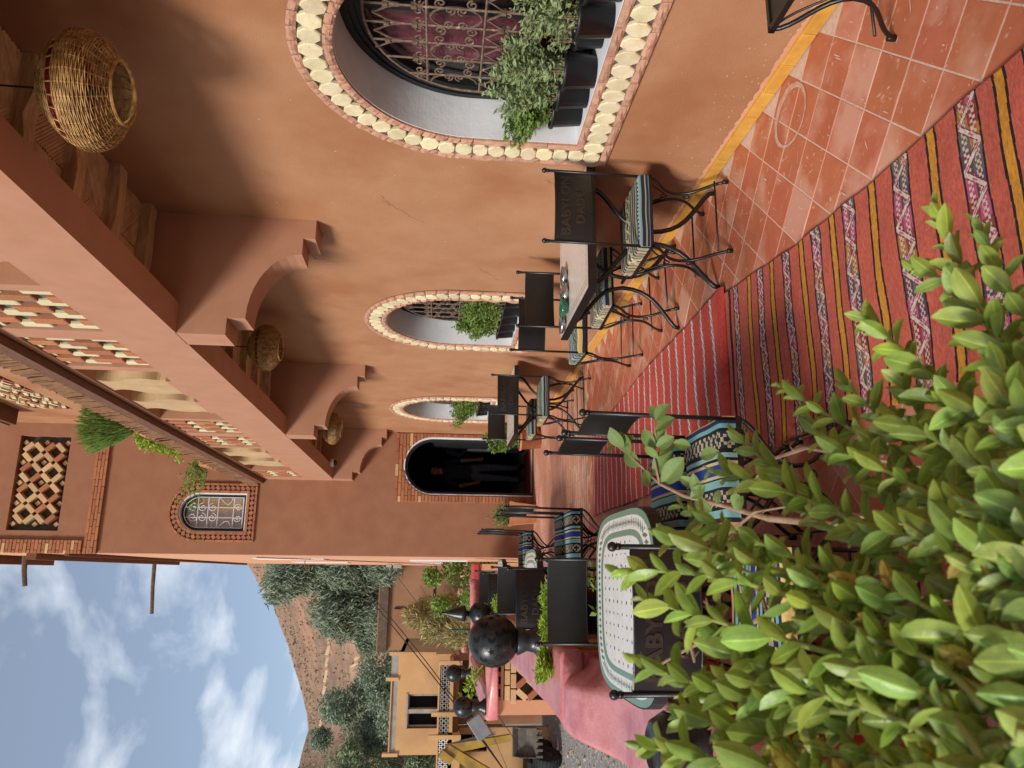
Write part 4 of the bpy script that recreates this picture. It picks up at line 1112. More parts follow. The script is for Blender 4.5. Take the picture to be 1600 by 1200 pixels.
# ================================================================== wicker lamps
def wicker(label, loc, r, hgt, top_z):
    t = thing('wicker_lamp', label, 'lamp', loc, 0, 'wicker basket lamps hanging under the balcony')
    prof = lambda f: (r*math.sin(.30+f*2.25)**.8*(1 if f < .8 else 1-.15*(f-.8)/.2), hgt*(.5-f))     # f 0 top .. 1 bottom
    rings = MB(); k = int(hgt/.0060); rs_ = random.Random(5)
    for i in range(k+1):
        f = i/k
        if .33 < f < .42: continue
        rr, z = prof(f); pts = []
        for j in range(56):
            a = 2*PI*j/56; w_ = .0028*math.cos(j*PI/2+(i % 2)*PI)+rs_.uniform(-.001, .001)
            pts.append(((rr+w_)*math.cos(a), (rr+w_)*math.sin(a), z+rs_.uniform(-.0007, .0007)))
        rings.tube(pts, .0023, 4, closed=True)
    rings.build('woven_shell', M['wicker'], t, kind='stuff')
    st = MB()
    for j in range(28):
        a = 2*PI*j/28; st.tube([((prof(i/12)[0]-.002)*math.cos(a), (prof(i/12)[0]-.002)*math.sin(a), prof(i/12)[1]) for i in range(13)], .0034, 5)
    st.build('rib', M['wicker'], t)
    rr, z = prof(1); q = MB(); q.tube([(rr*math.cos(2*PI*j/40), rr*math.sin(2*PI*j/40), z) for j in range(40)], .0075, 6, closed=True); q.build('rim', M['wicker'], t)
    rr, z = prof(0); q = MB(); q.lathe([(.001, hgt*.5+.006), (rr*.6, hgt*.5+.004), (rr+.004, hgt*.5-.002)], 20); q.build('top_cap', M['wicker'], t)
    q = MB(); q.lathe([(.01, .02), (.028, -.01), (.026, -.045), (.012, -.075), (.001, -.08)], 12, Matrix.Translation((0, 0, .0))); q.build('bulb_holder', M['frame'], t, smooth=True)
    q = MB(); q.tube([(0, 0, .03), (0, 0, hgt*.5), (.004, 0, top_z-loc[2])], .004, 5); q.build('flex', M['cable'], t)
    q = MB(); q.lathe([(r*.80, -.004), (r*.80, .03)], 20, Matrix.Translation((0, 0, hgt*.12)), cap=False); q.build('lining', pm('red_lining', '#8a2018', '#7a1a14', 10, .8), t)
    return t
wicker('large round wicker basket lamp hanging nearest the camera', (1.785, 2.73, 2.90), .222, .285, 3.42)
wicker('wicker basket lamp hanging under the middle balcony bay', (1.85, 6.4, 3.0), .195, .255, 3.42)
wicker('wicker basket lamp hanging under the far balcony bay by the doorway', (1.83, 10.0, 2.91), .205, .245, 3.42)
sc_ = thing('security_camera', 'small white dome camera under the balcony by the tower', 'camera', (1.60, 11.55, 3.06))
q = MB(); q.lathe([(.05, .06), (.06, .03), (.06, 0)], 14); q.build('housing', M['white'], sc_, smooth=True)
q = MB(); q.ball((0, 0, 0), .048, 12, 8); q.build('dome', M['frame'], sc_, smooth=True)
q = MB(); q.box(-.01, .01, -.01, .01, .06, .2); q.build('bracket', M['white'], sc_)

# ================================================================== plants in pots
def foliage(parent, mat, n, gen, ln, wd, seed, name='foliage', droop=.0):
    """many small two-sided leaves; gen(rng) -> (point, direction)"""
    g = random.Random(seed); mb = MB()
    for _ in range(n):
        p, d = gen(g); d = d.normalized(); s = d.cross(Vector((g.uniform(-1, 1), g.uniform(-1, 1), g.uniform(-1, 1)))).normalized()
        l_ = ln*g.uniform(.6, 1.25); w_ = wd*g.uniform(.7, 1.2); m_ = p+d*l_*.5+Vector((0, 0, droop*l_))
        nn = d.cross(s)*l_*.10
        mb.add([p, m_+s*w_*.5+nn, p+d*l_+Vector((0, 0, -droop*l_)), m_-s*w_*.5+nn], [(0, 1, 2), (0, 2, 3)])
    return mb.build(name, mat, parent, kind='stuff')
def pot_mesh(r, h, mat):
    return MB().lathe([(r*.80, 0), (r*.97, h*.90), (r*1.07, h*.90), (r*1.07, h), (r*.98, h), (r*.95, h*.86), (.001, h*.86)], 20).mesh('pot', M[mat], True)
POT = pot_mesh(.088, .155, 'pot'); POTS = pot_mesh(.075, .125, 'pot')
def herb(label, x, y, z, r=.088, h=.155, fh=.40, fr=.15, lean=(0, 0), n=700, mat='leaf_pot', ln=.036, wd=.016, group='potted herbs on the window sills', pot=None, seed=1, seeds_stems=14, name='potted_herb', ptmat='pot'):
    t = thing(name, label, 'potted plant', (x, y, z), 0, group)
    obj('pot', pot or pot_mesh(r, h, ptmat), t)
    q = MB(); q.lathe([(.001, h*.87), (r*.9, h*.87)], 14, cap=False); q.build('soil', M['soil'], t)
    g = random.Random(seed); stems = []
    for i in range(seeds_stems):
        a = g.uniform(0, 2*PI); k = math.sqrt(g.random()); base = Vector((math.cos(a)*k*r*.6, math.sin(a)*k*r*.6, h*.87))
        top = Vector((math.cos(a)*k*fr+lean[0], math.sin(a)*k*fr+lean[1], h*.87+fh*g.uniform(.65, 1.05)*(1-.25*k)))
        stems.append(bez(base, base+Vector((0, 0, fh*.4)), top-Vector((0, 0, fh*.25)), top, 8))
    q = MB()
    for s in stems: q.tube(s, .0026, 4, .001, cap=False)
    q.build('stem', M['twig'], t)
    def gen(g2):
        s = g2.choice(stems); i = 1+int((len(s)-1)*(g2.random()**.7)*.999); i = min(i, len(s)-1); p = s[i-1].lerp(s[i], g2.random())
        a = g2.uniform(0, 2*PI); d = Vector((math.cos(a), math.sin(a), g2.uniform(-.2, .9)))
        p = p+Vector((g2.gauss(0, .014), g2.gauss(0, .012), g2.gauss(0, .012)))
        return p, d
    foliage(t, M[mat], int(n*1.9), gen, ln, wd, seed)
    return t
GH = 'potted herbs on the window sills'
herb('bushy green herb in a black pot at the left end of the nearest window sill', 2.30, 3.42, .842, fh=.30, fr=.14, lean=(-.02, .03), n=900, pot=POT, seed=2, mat='leaf_green')
herb('bushy grey-green herb in a black pot second from the left on the nearest sill', 2.285, 3.24, .842, fh=.36, fr=.14, n=1000, pot=POT, seed=3)
herb('tall grey-green herb in a black pot in the middle of the nearest sill', 2.27, 3.06, .842, fh=.36, fr=.13, n=900, pot=POT, seed=4)
herb('thin silvery herb in a black pot toward the frame edge of the nearest sill', 2.26, 2.70, .842, fh=.32, fr=.12, lean=(0, .02), n=520, pot=POT, seed=5)
herb('herb in a black pot pushed against the grille of the nearest window', 2.335, 2.88, .842, fh=.15, fr=.06, n=90, pot=POTS, seed=6, r=.075, h=.125)
herb('herb in a black pot at the far right of the nearest window sill', 2.27, 2.50, .842, fh=.30, fr=.12, n=420, pot=POT, seed=7)
for i, (y, lab) in enumerate(((7.02, 'green herb in a black pot at the left end of the middle window sill'), (6.83, 'green herb in a black pot second from the left on the middle sill'), (6.62, 'green herb in a black pot in the centre of the middle sill'), (6.40, 'green herb in a black pot right of centre on the middle sill'), (6.15, 'green herb in a black pot at the right end of the middle sill'))):
    herb(lab, 2.29, y, .842, fh=.40+.04*(i % 2), fr=.16, n=800, pot=POT, seed=20+i, mat='leaf_green')
for i, (y, lab) in enumerate(((10.75, 'green herb in a black pot at the left end of the farthest window sill'), (10.5, 'green herb in a black pot in the middle of the farthest sill'), (10.2, 'green herb in a black pot at the right of the farthest sill'))):
    herb(lab, 2.29, y, .842, fh=.42, fr=.20, n=800, pot=POT, seed=30+i, mat='leaf_green', lean=(-.06, 0))
herb('green shrub in a terracotta tub behind the chairs by the doorway', 1.98, 11.3, 0, r=.16, h=.32, fh=.62, fr=.26, n=900, pot=None, seed=41, mat='leaf_green', ln=.06, wd=.03, group='tubs by the tower', name='potted_shrub', ptmat='terracotta_pot')
pt = thing('planter_box', 'terracotta planter with a green shrub at the left foot of the doorway', 'planter', (.92, 11.93, 0), 0, 'tubs by the tower')
q = MB(); q.prism([(-.13, 0), (.13, 0), (.17, .36), (.18, .36), (.18, .41), (-.18, .41), (-.18, .36), (-.17, .36)], 'y', -.15, .15); q.build('trough', M['terracotta_pot'], pt)
q = MB(); q.box(-.15, .15, -.12, .12, .395, .412); q.build('soil', M['soil'], pt)
foliage(pt, M['leaf_green'], 900, lambda g: (Vector((g.gauss(-.02, .06), g.gauss(0, .06), .42+abs(g.gauss(0, .09)))), Vector((g.uniform(-1, 1), g.uniform(-1, 1), g.uniform(.2, 1)))), .06, .02, 8)
# plants on top of the balcony coping
br = thing('broom_plant', 'feathery green broom-like plant in a pot on the balcony coping', 'plant', (1.47, 7.95, 4.43)); br.scale = (.85, .85, .85)
obj('pot', pot_mesh(.10, .17, 'terracotta_pot'), br)
def gen_broom(g):
    a = g.uniform(0, 2*PI); k = math.sqrt(g.random()); h = g.random()
    return Vector((math.cos(a)*k*(.07+.26*h**.7)-.05, math.sin(a)*k*(.07+.26*h**.7), .17+.60*h*(1-.25*k))), Vector((math.cos(a)*k*.6, math.sin(a)*k*.6, 1))
foliage(br, M['leaf_green'], 4200, gen_broom, .085, .011, 12)
def trailing(label, x, y0, y1, z, n, seed, mat, outw=.10, up=.0):
    t = thing('trailing_plant', label, 'plant', (x, y0, z))
    q = MB(); q.bbox(-.07, .09, 0, min(.5, y1-y0), 0, .15, .01); q.build('trough', M['terracotta_pot'], t)
    g0 = random.Random(seed); st = []
    for i in range(22):
        yb = g0.uniform(0, y1-y0); p0 = Vector((0, yb*.8, .14)); L_ = g0.uniform(.12, .34)
        st.append(bez(p0, p0+Vector((-.05, 0, .10)), p0+Vector((-.16*L_/.3, .05, .08)), p0+Vector((-outw*g0.uniform(.5, 1.4), g0.uniform(-.1, .3), g0.uniform(-.10, .14)+up)), 6))
    q = MB(); [q.tube(s, .003, 4, .001, cap=False) for s in st]; q.build('stem', M['stem'], t)
    foliage(t, M[mat], n, lambda g: (g.choice(st)[g.randrange(1, 7)]+Vector((g.gauss(0, .02), g.gauss(0, .02), g.gauss(0, .02))), Vector((g.uniform(-1, 1), g.uniform(-1, 1), g.uniform(-.3, .8)))), .045, .022, seed)
trailing('light green creeper trailing along the balcony coping beside the broom plant', 1.43, 8.1, 9.75, 4.43, 1100, 14, 'leaf_lime')
trailing('sparse shrub with bare twigs on the coping near the arched tower window', 1.40, 10.15, 10.9, 4.43, 700, 16, 'leaf_green', .42, .18)

# ================================================================== black pierced pottery on the parapet
def star(r0, r1, n=5): return [((r0 if i % 2 == 0 else r1)*math.cos(PI/2+i*PI/n), (r0 if i % 2 == 0 else r1)*math.sin(PI/2+i*PI/n)) for i in range(2*n)]
def moon(r):
    o = [(r*math.cos(R(a)), r*math.sin(R(a))) for a in range(60, 301, 24)]; i_ = [(r*.45+r*.78*math.cos(R(a)), r*.78*math.sin(R(a))) for a in range(285, 74, -24)]
    return o+i_
INK = pm('pierced_dark', '#050505', '#080808', 10, .9)
def pierced_globe(t, c, r, rows=5, cols=12):
    MB().ball(c, r, 32, 20).build('globe', M['ceramic'], t, smooth=True)
    q = MB()
    for i in range(1, rows):
        z = -1+2*i/rows; la = math.asin(z)
        n = max(5, int(cols*math.cos(la)))
        for j in range(n):
            a = 2*PI*(j+.5*(i % 2))/n; n_ = Vector((math.cos(a)*math.cos(la), math.sin(a)*math.cos(la), z)); e = Vector((-math.sin(a), math.cos(a), 0)); u = n_.cross(e)
            kind = (i*3+j) % 3; s = r*.16
            polys = [star(s, s*.42)] if kind == 0 else [moon(s)] if kind == 1 else [[(s*.2*math.cos(b)-s*.09*math.sin(b)*0, s*.2*math.sin(b)), (s*math.cos(b-.08), s*math.sin(b-.08)), (s*math.cos(b+.08), s*math.sin(b+.08))] for b in [2*PI*m/10 for m in range(10)]]
            for pl in polys:
                vs = []
                for px, py in pl:
                    d = (n_*r+e*px+u*py).normalized(); vs.append(Vector(c)+d*(r+.0012))
                cc = sum(vs, Vector())/len(vs); cc = Vector(c)+(cc-Vector(c)).normalized()*(r+.0012)
                q.add(vs+[cc], [(k, (k+1) % len(vs), len(vs)) for k in range(len(vs))])
    q.build('pierced_star', INK, t)
def pedestal(t, h, r, z0=0):
    MB().lathe([(r*1.0, z0), (r*.98, z0+h*.1), (r*.62, z0+h*.35), (r*.55, z0+h*.6), (r*.78, z0+h*.95), (r*.70, z0+h)], 20).build('pedestal', M['ceramic'], t, smooth=True)
t = thing('globe_lantern', 'large black pierced ceramic globe on the pink parapet', 'lantern', (-.40, 5.08, .812)); pedestal(t, .168, .115); pierced_globe(t, (0, 0, .312), .160, 7, 14)
t = thing('globe_lantern', 'smaller black pierced globe with a cone top just behind the large one', 'lantern', (-.39, 8.4, .79)); pedestal(t, .10, .09); pierced_globe(t, (0, 0, .185), .095, 5, 10)
MB().lathe([(.02, .275), (.025, .30), (.068, .315), (.062, .345), (.02, .46), (.010, .475), (.012, .50), (.001, .52)], 16).build('cone_top', M['ceramic'], t, smooth=True)
t.scale = (1.25, 1.25, 1.25); t['label'] = 'black pierced globe with a cone top just behind the large globe'
for lab, x, y, s in (('small black pierced urn lamp on the front corner of the far balustrade', -1.23, 7.92, 1.25), ('small black pierced urn lamp on the side coping of the far balustrade', -1.25, 10.7, 1.4)):
    t = thing('urn_lantern', lab, 'lantern', (x, y, .98), 0, 'black urn lamps on the far balustrade'); pedestal(t, .11*s, .065*s); pierced_globe(t, (0, 0, .175*s), .078*s, 4, 8)
t = thing('ceramic_urn', 'big black ceramic urn on the parapet behind the near leaves', 'urn', (-.51, 2.5, .66))
t.scale = (.64, .64, .64)
MB().lathe([(.13, 0), (.15, .02), (.11, .06), (.10, .09), (.15, .13), (.165, .19), (.13, .25), (.10, .265), (.09, .25), (.001, .24)], 28).build('urn_body', M['ceramic'], t, smooth=True)
for i in range(10):
    a = 2*PI*i/10; q = MB(); c = Vector((.163*math.cos(a), .163*math.sin(a), .185)); e = Vector((-math.sin(a), math.cos(a), 0)); u = Vector((0, 0, 1))
    vs = [c+Vector((math.cos(a), math.sin(a), 0))*.004+e*px+u*py for px, py in star(.022, .009)]; q.add(vs+[sum(vs, Vector())/len(vs)], [(k, (k+1) % 10, 10) for k in range(10)]); q.build('pierced_star', INK, t)
# planters between the parapet things
for lab, x, y, z, s, sd in (('lime green plant in a black pot beside the large black globe', -.20, 4.45, .905-.02, 1.0, 51), ('lime green tuft in a pot at the parapet beyond the second table', -.30, 7.9, .72, .9, 52)):
    herb(lab, x, y, z, r=.07, h=.10, fh=.13*s, fr=.13*s, n=700, seed=sd, mat='leaf_lime', ln=.045, wd=.008, group=None, name='potted_plant', ptmat='pot') if sd != 51 else herb(lab, -.20, 4.78, .0, r=.15, h=.78, fh=.20, fr=.17, n=1100, seed=sd, mat='leaf_lime', ln=.06, wd=.012, group=None, name='potted_plant', ptmat='pot')
herb('small clump of lime leaves growing behind the parapet pier', -.50, 4.62, .72, r=.06, h=.10, fh=.10, fr=.10, n=500, seed=55, mat='leaf_lime', ln=.045, wd=.012, group=None, name='potted_plant', ptmat='pot')
herb('leggy plant in an orange clay pot under the nearest mosaic table', -.06, 4.15, .0, r=.10, h=.20, fh=.60, fr=.14, n=260, seed=56, mat='leaf_green', ln=.06, wd=.03, group=None, name='potted_plant', ptmat='terracotta_pot')
fd_ = thing('flood_light', 'grey flood lamp on a bent arm by the far balustrade corner', 'lamp', (-1.40, 8.2, .90)); fd_.scale = (1.25, 1.25, 1.25)
q = MB(); q.bbox(-.09, .09, -.02, .02, -.06, .06, .006, Matrix.Translation((-.05, 0, .10)) @ Matrix.Rotation(R(-35), 4, 'Y')); q.build('lamp_head', M['steel'], fd_)
q = MB(); q.tube([(.05, 0, 0), (-.02, .03, .06), (.0, .03, .14), (.08, .05, .19)], .006, 5); q.build('arm', M['cable'], fd_)
t = thing('twig_plant', 'thin twig with yellow-green leaves rising from the far balustrade', 'plant', (-.9, 8.5, .963)); t.scale = (1.25, 1.25, 1.25); stt = bez((0, 0, 0), (-.06, .02, .06), (-.12, .04, .10), (-.25, .06, .13), 8)
MB().tube(stt, .005, 5, .002).build('stem', M['stem'], t); foliage(t, M['leaf_lime'], 90, lambda g: (g.choice(stt[3:])+Vector((g.gauss(0, .025), g.gauss(0, .02), g.gauss(0, .03))), Vector((g.uniform(-1, 1), g.uniform(-1, 1), g.uniform(-.4, .8)))), .06, .024, 61)
q = MB(); q.lathe([(.02, 0), (.022, .1), (.014, .2), (.02, .22), (.006, .34), (.001, .35)], 10); o = q.build('green_finial', M['greenglass'], None, smooth=True); o.location = (-.775, 11.72, .98); tag(o, 'thin green glazed finial standing behind the large black globe', 'ornament')
# ================================================================== people in the doorway
def body(joints, edges, radii, mats, name, root, parent, levels=2):
    """skinned skeleton -> one continuous mesh; mats(co) picks the material slot"""
    me = bpy.data.meshes.new(name); names = list(joints); ix = {n: i for i, n in enumerate(names)}
    me.from_pydata([joints[n] for n in names], [(ix[a], ix[b]) for a, b in edges], [])
    o = bpy.data.objects.new(name, me); COL.objects.link(o)
    sk = o.modifiers.new('skin', 'SKIN'); sk.use_smooth_shade = True
    for n in names:
        d = me.skin_vertices[0].data[ix[n]]; r = radii[n]; d.radius = r if isinstance(r, tuple) else (r, r); d.use_root = (n == root)
    ss = o.modifiers.new('s', 'SUBSURF'); ss.levels = levels; ss.render_levels = levels
    dg = bpy.context.evaluated_depsgraph_get(); dg.update()
    m2 = bpy.data.meshes.new_from_object(o.evaluated_get(dg)); bpy.data.objects.remove(o)
    m2.materials.clear()
    for m in mats[0]: m2.materials.append(m)
    for p in m2.polygons: p.material_index = mats[1](p.center); p.use_smooth = True
    return obj(name, m2, parent)
def finger_pts(J, E, Rr, side, wrist, hand):
    """five fingers on one hand; hand is the palm joint, fingers hang down slightly curled"""
    w = Vector(wrist); h = Vector(hand); d = (h-w).normalized(); fw = Vector((0, -1, 0)); s = d.cross(fw).normalized()
    for k, (off, ln) in enumerate(((-.030, .068), (-.010, .078), (.010, .074), (.029, .058))):
        a = h+s*off*.9; m_ = a+d*ln*.55+fw*.004; e = a+d*ln*.95+fw*.02
        for nm, p, r in (('a', a, .0095), ('m', m_, .0085), ('e', e, .007)): J[f'{side}f{k}{nm}'] = tuple(p); Rr[f'{side}f{k}{nm}'] = r
        E += [(f'{side}hand', f'{side}f{k}a'), (f'{side}f{k}a', f'{side}f{k}m'), (f'{side}f{k}m', f'{side}f{k}e')]
    t0 = w.lerp(h, .45)+fw*.02; t1 = t0+d*.045+fw*.022
    J[side+'th0'] = tuple(t0); J[side+'th1'] = tuple(t1); Rr[side+'th0'] = .011; Rr[side+'th1'] = .008
    E += [(side+'wrist', side+'th0'), (side+'th0', side+'th1')]
def person(label, x, y, rz, lh, rh, le, re, skin_from, apron=False, turn=0):
    t = thing('person', label, 'person', (x, y, .006), rz)
    J = {'pelvis': (0, 0, .90), 'waist': (0, 0, 1.05), 'chest': (0, -.01, 1.25), 'neck': (0, .0, 1.42), 'head0': (0, -.012, 1.50), 'head1': (0, -.02, 1.575), 'crown': (0, -.005, 1.645),
         'Lsh': (.165, .0, 1.37), 'Rsh': (-.165, 0, 1.37), 'Lel': le, 'Rel': re, 'Lwrist': lh, 'Rwrist': rh,
         'Lhip': (.085, 0, .86), 'Rhip': (-.085, 0, .86), 'Lknee': (.095, -.02, .47), 'Rknee': (-.10, -.03, .47), 'Lank': (.10, .01, .08), 'Rank': (-.115, .0, .08), 'Ltoe': (.115, -.15, .03), 'Rtoe': (-.14, -.16, .03), 'nose': (0, -.115, 1.56), 'chin': (0, -.075, 1.50)}
    Rr = {'pelvis': (.15, .105), 'waist': (.14, .10), 'chest': (.165, .11), 'neck': .052, 'head0': .062, 'head1': .080, 'crown': .068, 'Lsh': .06, 'Rsh': .06, 'Lel': .043, 'Rel': .043, 'Lwrist': .028, 'Rwrist': .028,
          'Lhip': .085, 'Rhip': .085, 'Lknee': .062, 'Rknee': .062, 'Lank': .045, 'Rank': .045, 'Ltoe': .035, 'Rtoe': .035, 'nose': .010, 'chin': .028}
    E = [('pelvis', 'waist'), ('waist', 'chest'), ('chest', 'neck'), ('neck', 'head0'), ('head0', 'head1'), ('head1', 'crown'), ('chest', 'Lsh'), ('chest', 'Rsh'), ('Lsh', 'Lel'), ('Rsh', 'Rel'), ('Lel', 'Lwrist'), ('Rel', 'Rwrist'),
         ('pelvis', 'Lhip'), ('pelvis', 'Rhip'), ('Lhip', 'Lknee'), ('Rhip', 'Rknee'), ('Lknee', 'Lank'), ('Rknee', 'Rank'), ('Lank', 'Ltoe'), ('Rank', 'Rtoe'), ('head1', 'nose'), ('head0', 'chin')]
    for sd in 'LR':
        w = Vector(J[sd+'wrist']); el = Vector(J[sd+'el']); d = (w-el).normalized(); h = w+d*.075; J[sd+'hand'] = tuple(h); Rr[sd+'hand'] = (.034, .020); E.append((sd+'wrist', sd+'hand')); finger_pts(J, E, Rr, sd, w, h)
    def pick(c):
        if c.z > 1.44: return 0
        if c.z < .10: return 3
        dist = min((c-Vector(J[sd+'wrist'])).length for sd in 'LR')
        for sd in 'LR':
            el = Vector(J[sd+'el']); w = Vector(J[sd+'wrist'])
            ax = (w-el); tt = (c-el).dot(ax)/ax.length_squared
            if tt > skin_from and tt < 2.6 and (c-(el+ax*min(tt, 1.9))).length < .075: return 0
        return 1 if c.z > .93 else 2
    b_ = body(J, E, Rr, ([M['skin'], M['cloth_dark'], M['cloth_trouser'], M['hair']], pick), 'body', 'pelvis', t)
    q = MB(); n = 16
    for i in range(9):
        pass
    prof = [(.001, .098), (.045, .090), (.074, .065), (.086, .03), (.086, -.005), (.080, -.035)]
    q.lathe(prof[::-1], 18, Matrix.Translation((0, .008, 1.60)) @ Matrix.Rotation(R(-14), 4, 'X'), cap=False); q.build('hair', M['hair'], t, smooth=True)
    for s in (-1, 1):
        q = MB(); q.ball((s*.031, -.092, 1.578), .0095, 8, 6); q.build('eye', M['hair'], t, smooth=True)
        q = MB(); q.ball((0, 0, 0), .022, 8, 6, Matrix.Translation((s*.083, .0, 1.565)) @ Matrix.Diagonal((.4, .7, 1.2, 1))); q.build('ear', M['skin'], t, smooth=True)
    q = MB(); q.box(-.022, .022, -.104, -.092, 1.513, 1.520); q.build('mouth', M['hair'], t)
    if apron:
        q = MB(); P = np.array([[(.17*math.sin(a)*(1+.1*j/6), -.125*math.cos(a)*(1+.12*j/6)-.01+.008*math.sin(a*9), 1.02-.65*j/6) for a in np.linspace(-1.3, 1.3, 21)] for j in range(7)])
        obj('apron', grid_mesh('apron', P, None, M['apron']), t)
    return t
person('person in a black short-sleeved top and grey trousers standing in the doorway', 1.75, 13.5, R(8), (.20, -.13, .86), (-.235, -.16, .90), (.225, .03, 1.12), (-.245, .01, 1.13), .05)
person('person in dark clothes and pale apron half hidden by the right door edge', 2.22, 13.35, R(28), (.22, -.02, .86), (-.16, -.22, 1.0), (.235, .03, 1.12), (-.24, -.02, 1.12), .9, apron=True)
# ================================================================== street, houses, trees and hill
SZ = -2.0
q = MB(); q.box(-900, 900, -400, 1100, SZ-1.0, SZ-.02); g_ = q.build('ground', M['gravel'], None); g_['kind'] = 'structure'
q = MB(); n = 24; L1, L2 = [], []
for i in range(n+1):
    y = -10+i*2.6; cxr = -2.6-.055*y-.0012*y*y
    L1.append((cxr-1.9, y, SZ-.012)); L2.append((cxr+1.5, y, SZ-.012))
q.add(L1+L2, [(i, n+1+i, n+2+i, i+1) for i in range(n)]); road = q.build('road', M['asphalt'], None); road['kind'] = 'structure'
gs = MB(); gr = random.Random(5)
for _ in range(900):
    x, y = gr.uniform(-5.2, -2.0), gr.uniform(13, 25); s = abs(gr.gauss(0, .035))+.015
    m = Matrix.Translation((x, y, SZ-.015)) @ Matrix.Rotation(gr.uniform(0, 6), 4, 'Z') @ Matrix.Diagonal((s, s*gr.uniform(.6, 1), s*.7, 1)); gs.ball((0, 0, 0), 1, 5, 3, m)
o = gs.build('loose_stones', M['gravel'], None); tag(o, 'loose pale stones scattered along the road edge', 'stones'); o['kind'] = 'stuff'

# hill: polar sheet, ridge heights as slopes above the eye by azimuth
RID = [(-75, .30), (-50, .26), (-30, .22), (-16, .185), (-12.4, .150), (-10.2, .142), (-9.2, .1466), (-7, .162), (-4.9, .176), (-3.86, .184), (-2.15, .198), (-.43, .220), (.66, .233), (4, .26), (15, .30), (40, .30), (75, .22)]
def ridge(az):
    for (a0, s0), (a1, s1) in zip(RID, RID[1:]):
        if a0 <= az <= a1: return s0+(s1-s0)*(az-a0)/(a1-a0)
    return .25
AZ = np.concatenate([np.arange(-75, -16, 1.5), np.arange(-16, 6, .11), np.arange(6, 75.1, 1.5)]); RR = np.concatenate([np.linspace(46, 300, 110), [330, 380, 500]])
P = np.zeros((len(RR), len(AZ), 3)); HC = np.zeros((len(RR), len(AZ), 3))
for j, az in enumerate(AZ):
    s = ridge(az); a = R(az)
    for i, r in enumerate(RR):
        t = min(1, max(0, (r-46)/254)); h = SZ-.3+(s*300+1.5-SZ)*(t**1.0*.8+.2*t*t)
        v = Vector((r*math.sin(a)*.035, r*math.cos(a)*.035, 3.1))
        nn = mnoise.fractal(v, 1.0, 2.1, 6, noise_basis='PERLIN_ORIGINAL')
        ter = math.sin(h*.9+nn*2.0)*.55
        env = min(1, t*6)*(1-t*.85)
        h += (nn*4.5+ter)*env+mnoise.noise(v*9)*.5*env
        if r > 300: h = SZ+(s*300+1.5-SZ)*(1-.15*(r-300)/200)
        P[i, j] = (r*math.sin(a), r*math.cos(a), h)
hm = pm('dry_hillside', '#a07e66', '#7a5c48', .16, .97, .9, 1.2, stain='#ab7e62', stain_scale=.05, speck='#7d7358', speck_scale=.55, speck_pos=(.56, .64), bdist=.5)
hill = obj('hillside', grid_mesh('hillside', P, None, hm)); hill['kind'] = 'structure'
shr = MB(); gr = random.Random(9)
for _ in range(4200):
    j = gr.randrange(len(AZ)-1); i = int(len(RR)*gr.random()**.8*.95)
    if not (-14 < AZ[j] < 3): continue
    p = Vector(P[i, j]); s = gr.uniform(.12, .42)*(.5+RR[i]/250)
    for k in range(3):
        d = Vector((gr.uniform(-1, 1), gr.uniform(-.4, .4), 0)).normalized()*s*.8; shr.add([p-d, p+d, p+d*.4+Vector((0, 0, s)), p-d*.5+Vector((0, 0, s*.8))], [(0, 1, 2, 3)])
o = shr.build('scrub', pm('dry_scrub', '#a08a6c', '#8a7a5c', .3, .9), None); tag(o, 'sparse dry scrub dotted over the hillside', 'scrub'); o['kind'] = 'stuff'
tr = MB(); tp = []
def hill_at(az, slope):
    j = int(np.argmin(abs(AZ-az)))
    for i in range(6, len(RR)):
        p = P[i, j]
        if (p[2]-1.5)/RR[i] >= slope: return Vector(p)
    return None
for (a0, s0, a1, s1) in ((-10.8, .128, -.5, .122), (-8.2, .092, -2.0, .088)):
    pts = [hill_at(a0+(a1-a0)*k/40, s0+(s1-s0)*k/40) for k in range(41)]; pts = [p for p in pts if p is not None]
    for k in range(len(pts)-1):
        a, b_ = pts[k], pts[k+1]
        if (a-b_).length < 12: tr.add([a+Vector((0, -.6, -.5)), b_+Vector((0, -.6, -.5)), b_+Vector((0, -.6, .45)), a+Vector((0, -.6, .45)), a+Vector((0, 1.2, .45)), b_+Vector((0, 1.2, .45))], [(0, 1, 2, 3), (3, 2, 5, 4)])
o = tr.build('hill_track', pm('pale_track', '#c6ab90', '#b4977c', .3, .95), None); o['kind'] = 'structure'
# pale track across the slope
for (a0, s0, a1, s1) in ((-10.3, .1215, -5.2, .1175), ):
    pass
# red cliff at the far left of the valley
cl = thing('red_cliff', 'jagged reddish rock outcrop at the edge of the valley', 'rock', (-14, 60, 0)); na, nh = 50, 26
CP = np.zeros((nh+1, na+1, 3))
for j in range(na+1):
    for i in range(nh+1):
        u = j/na; v = i/nh; x = -12+12.2*u; top = 12.4*(1-max(0, (u-.80)/.2)**1.6)+1.2*mnoise.noise(Vector((u*14, 1, 5))); z = -2+top*v+.0
        nn = mnoise.fractal(Vector((x*.35, z*.5, 2)), 1.0, 2.0, 6, noise_basis='PERLIN_ORIGINAL')
        CP[i, j] = (x+nn*.7, -3*math.sin(u*PI)+v*4+nn*1.6+math.floor(v*7)*.3, z+nn*.4)
CP2 = np.concatenate([CP, CP[-1:]+np.array((0, 8, -1.0)), CP[-1:]*np.array((1, 0, 0))+np.array((0, 14, -2.0))])
obj('rock_face', grid_mesh('rock_face', CP2, None, pm('red_rock', '#9a6650', '#76493a', .6, .95, 1, 1.5, stain='#5d4034', stain_scale=.5, bdist=.4)), cl)

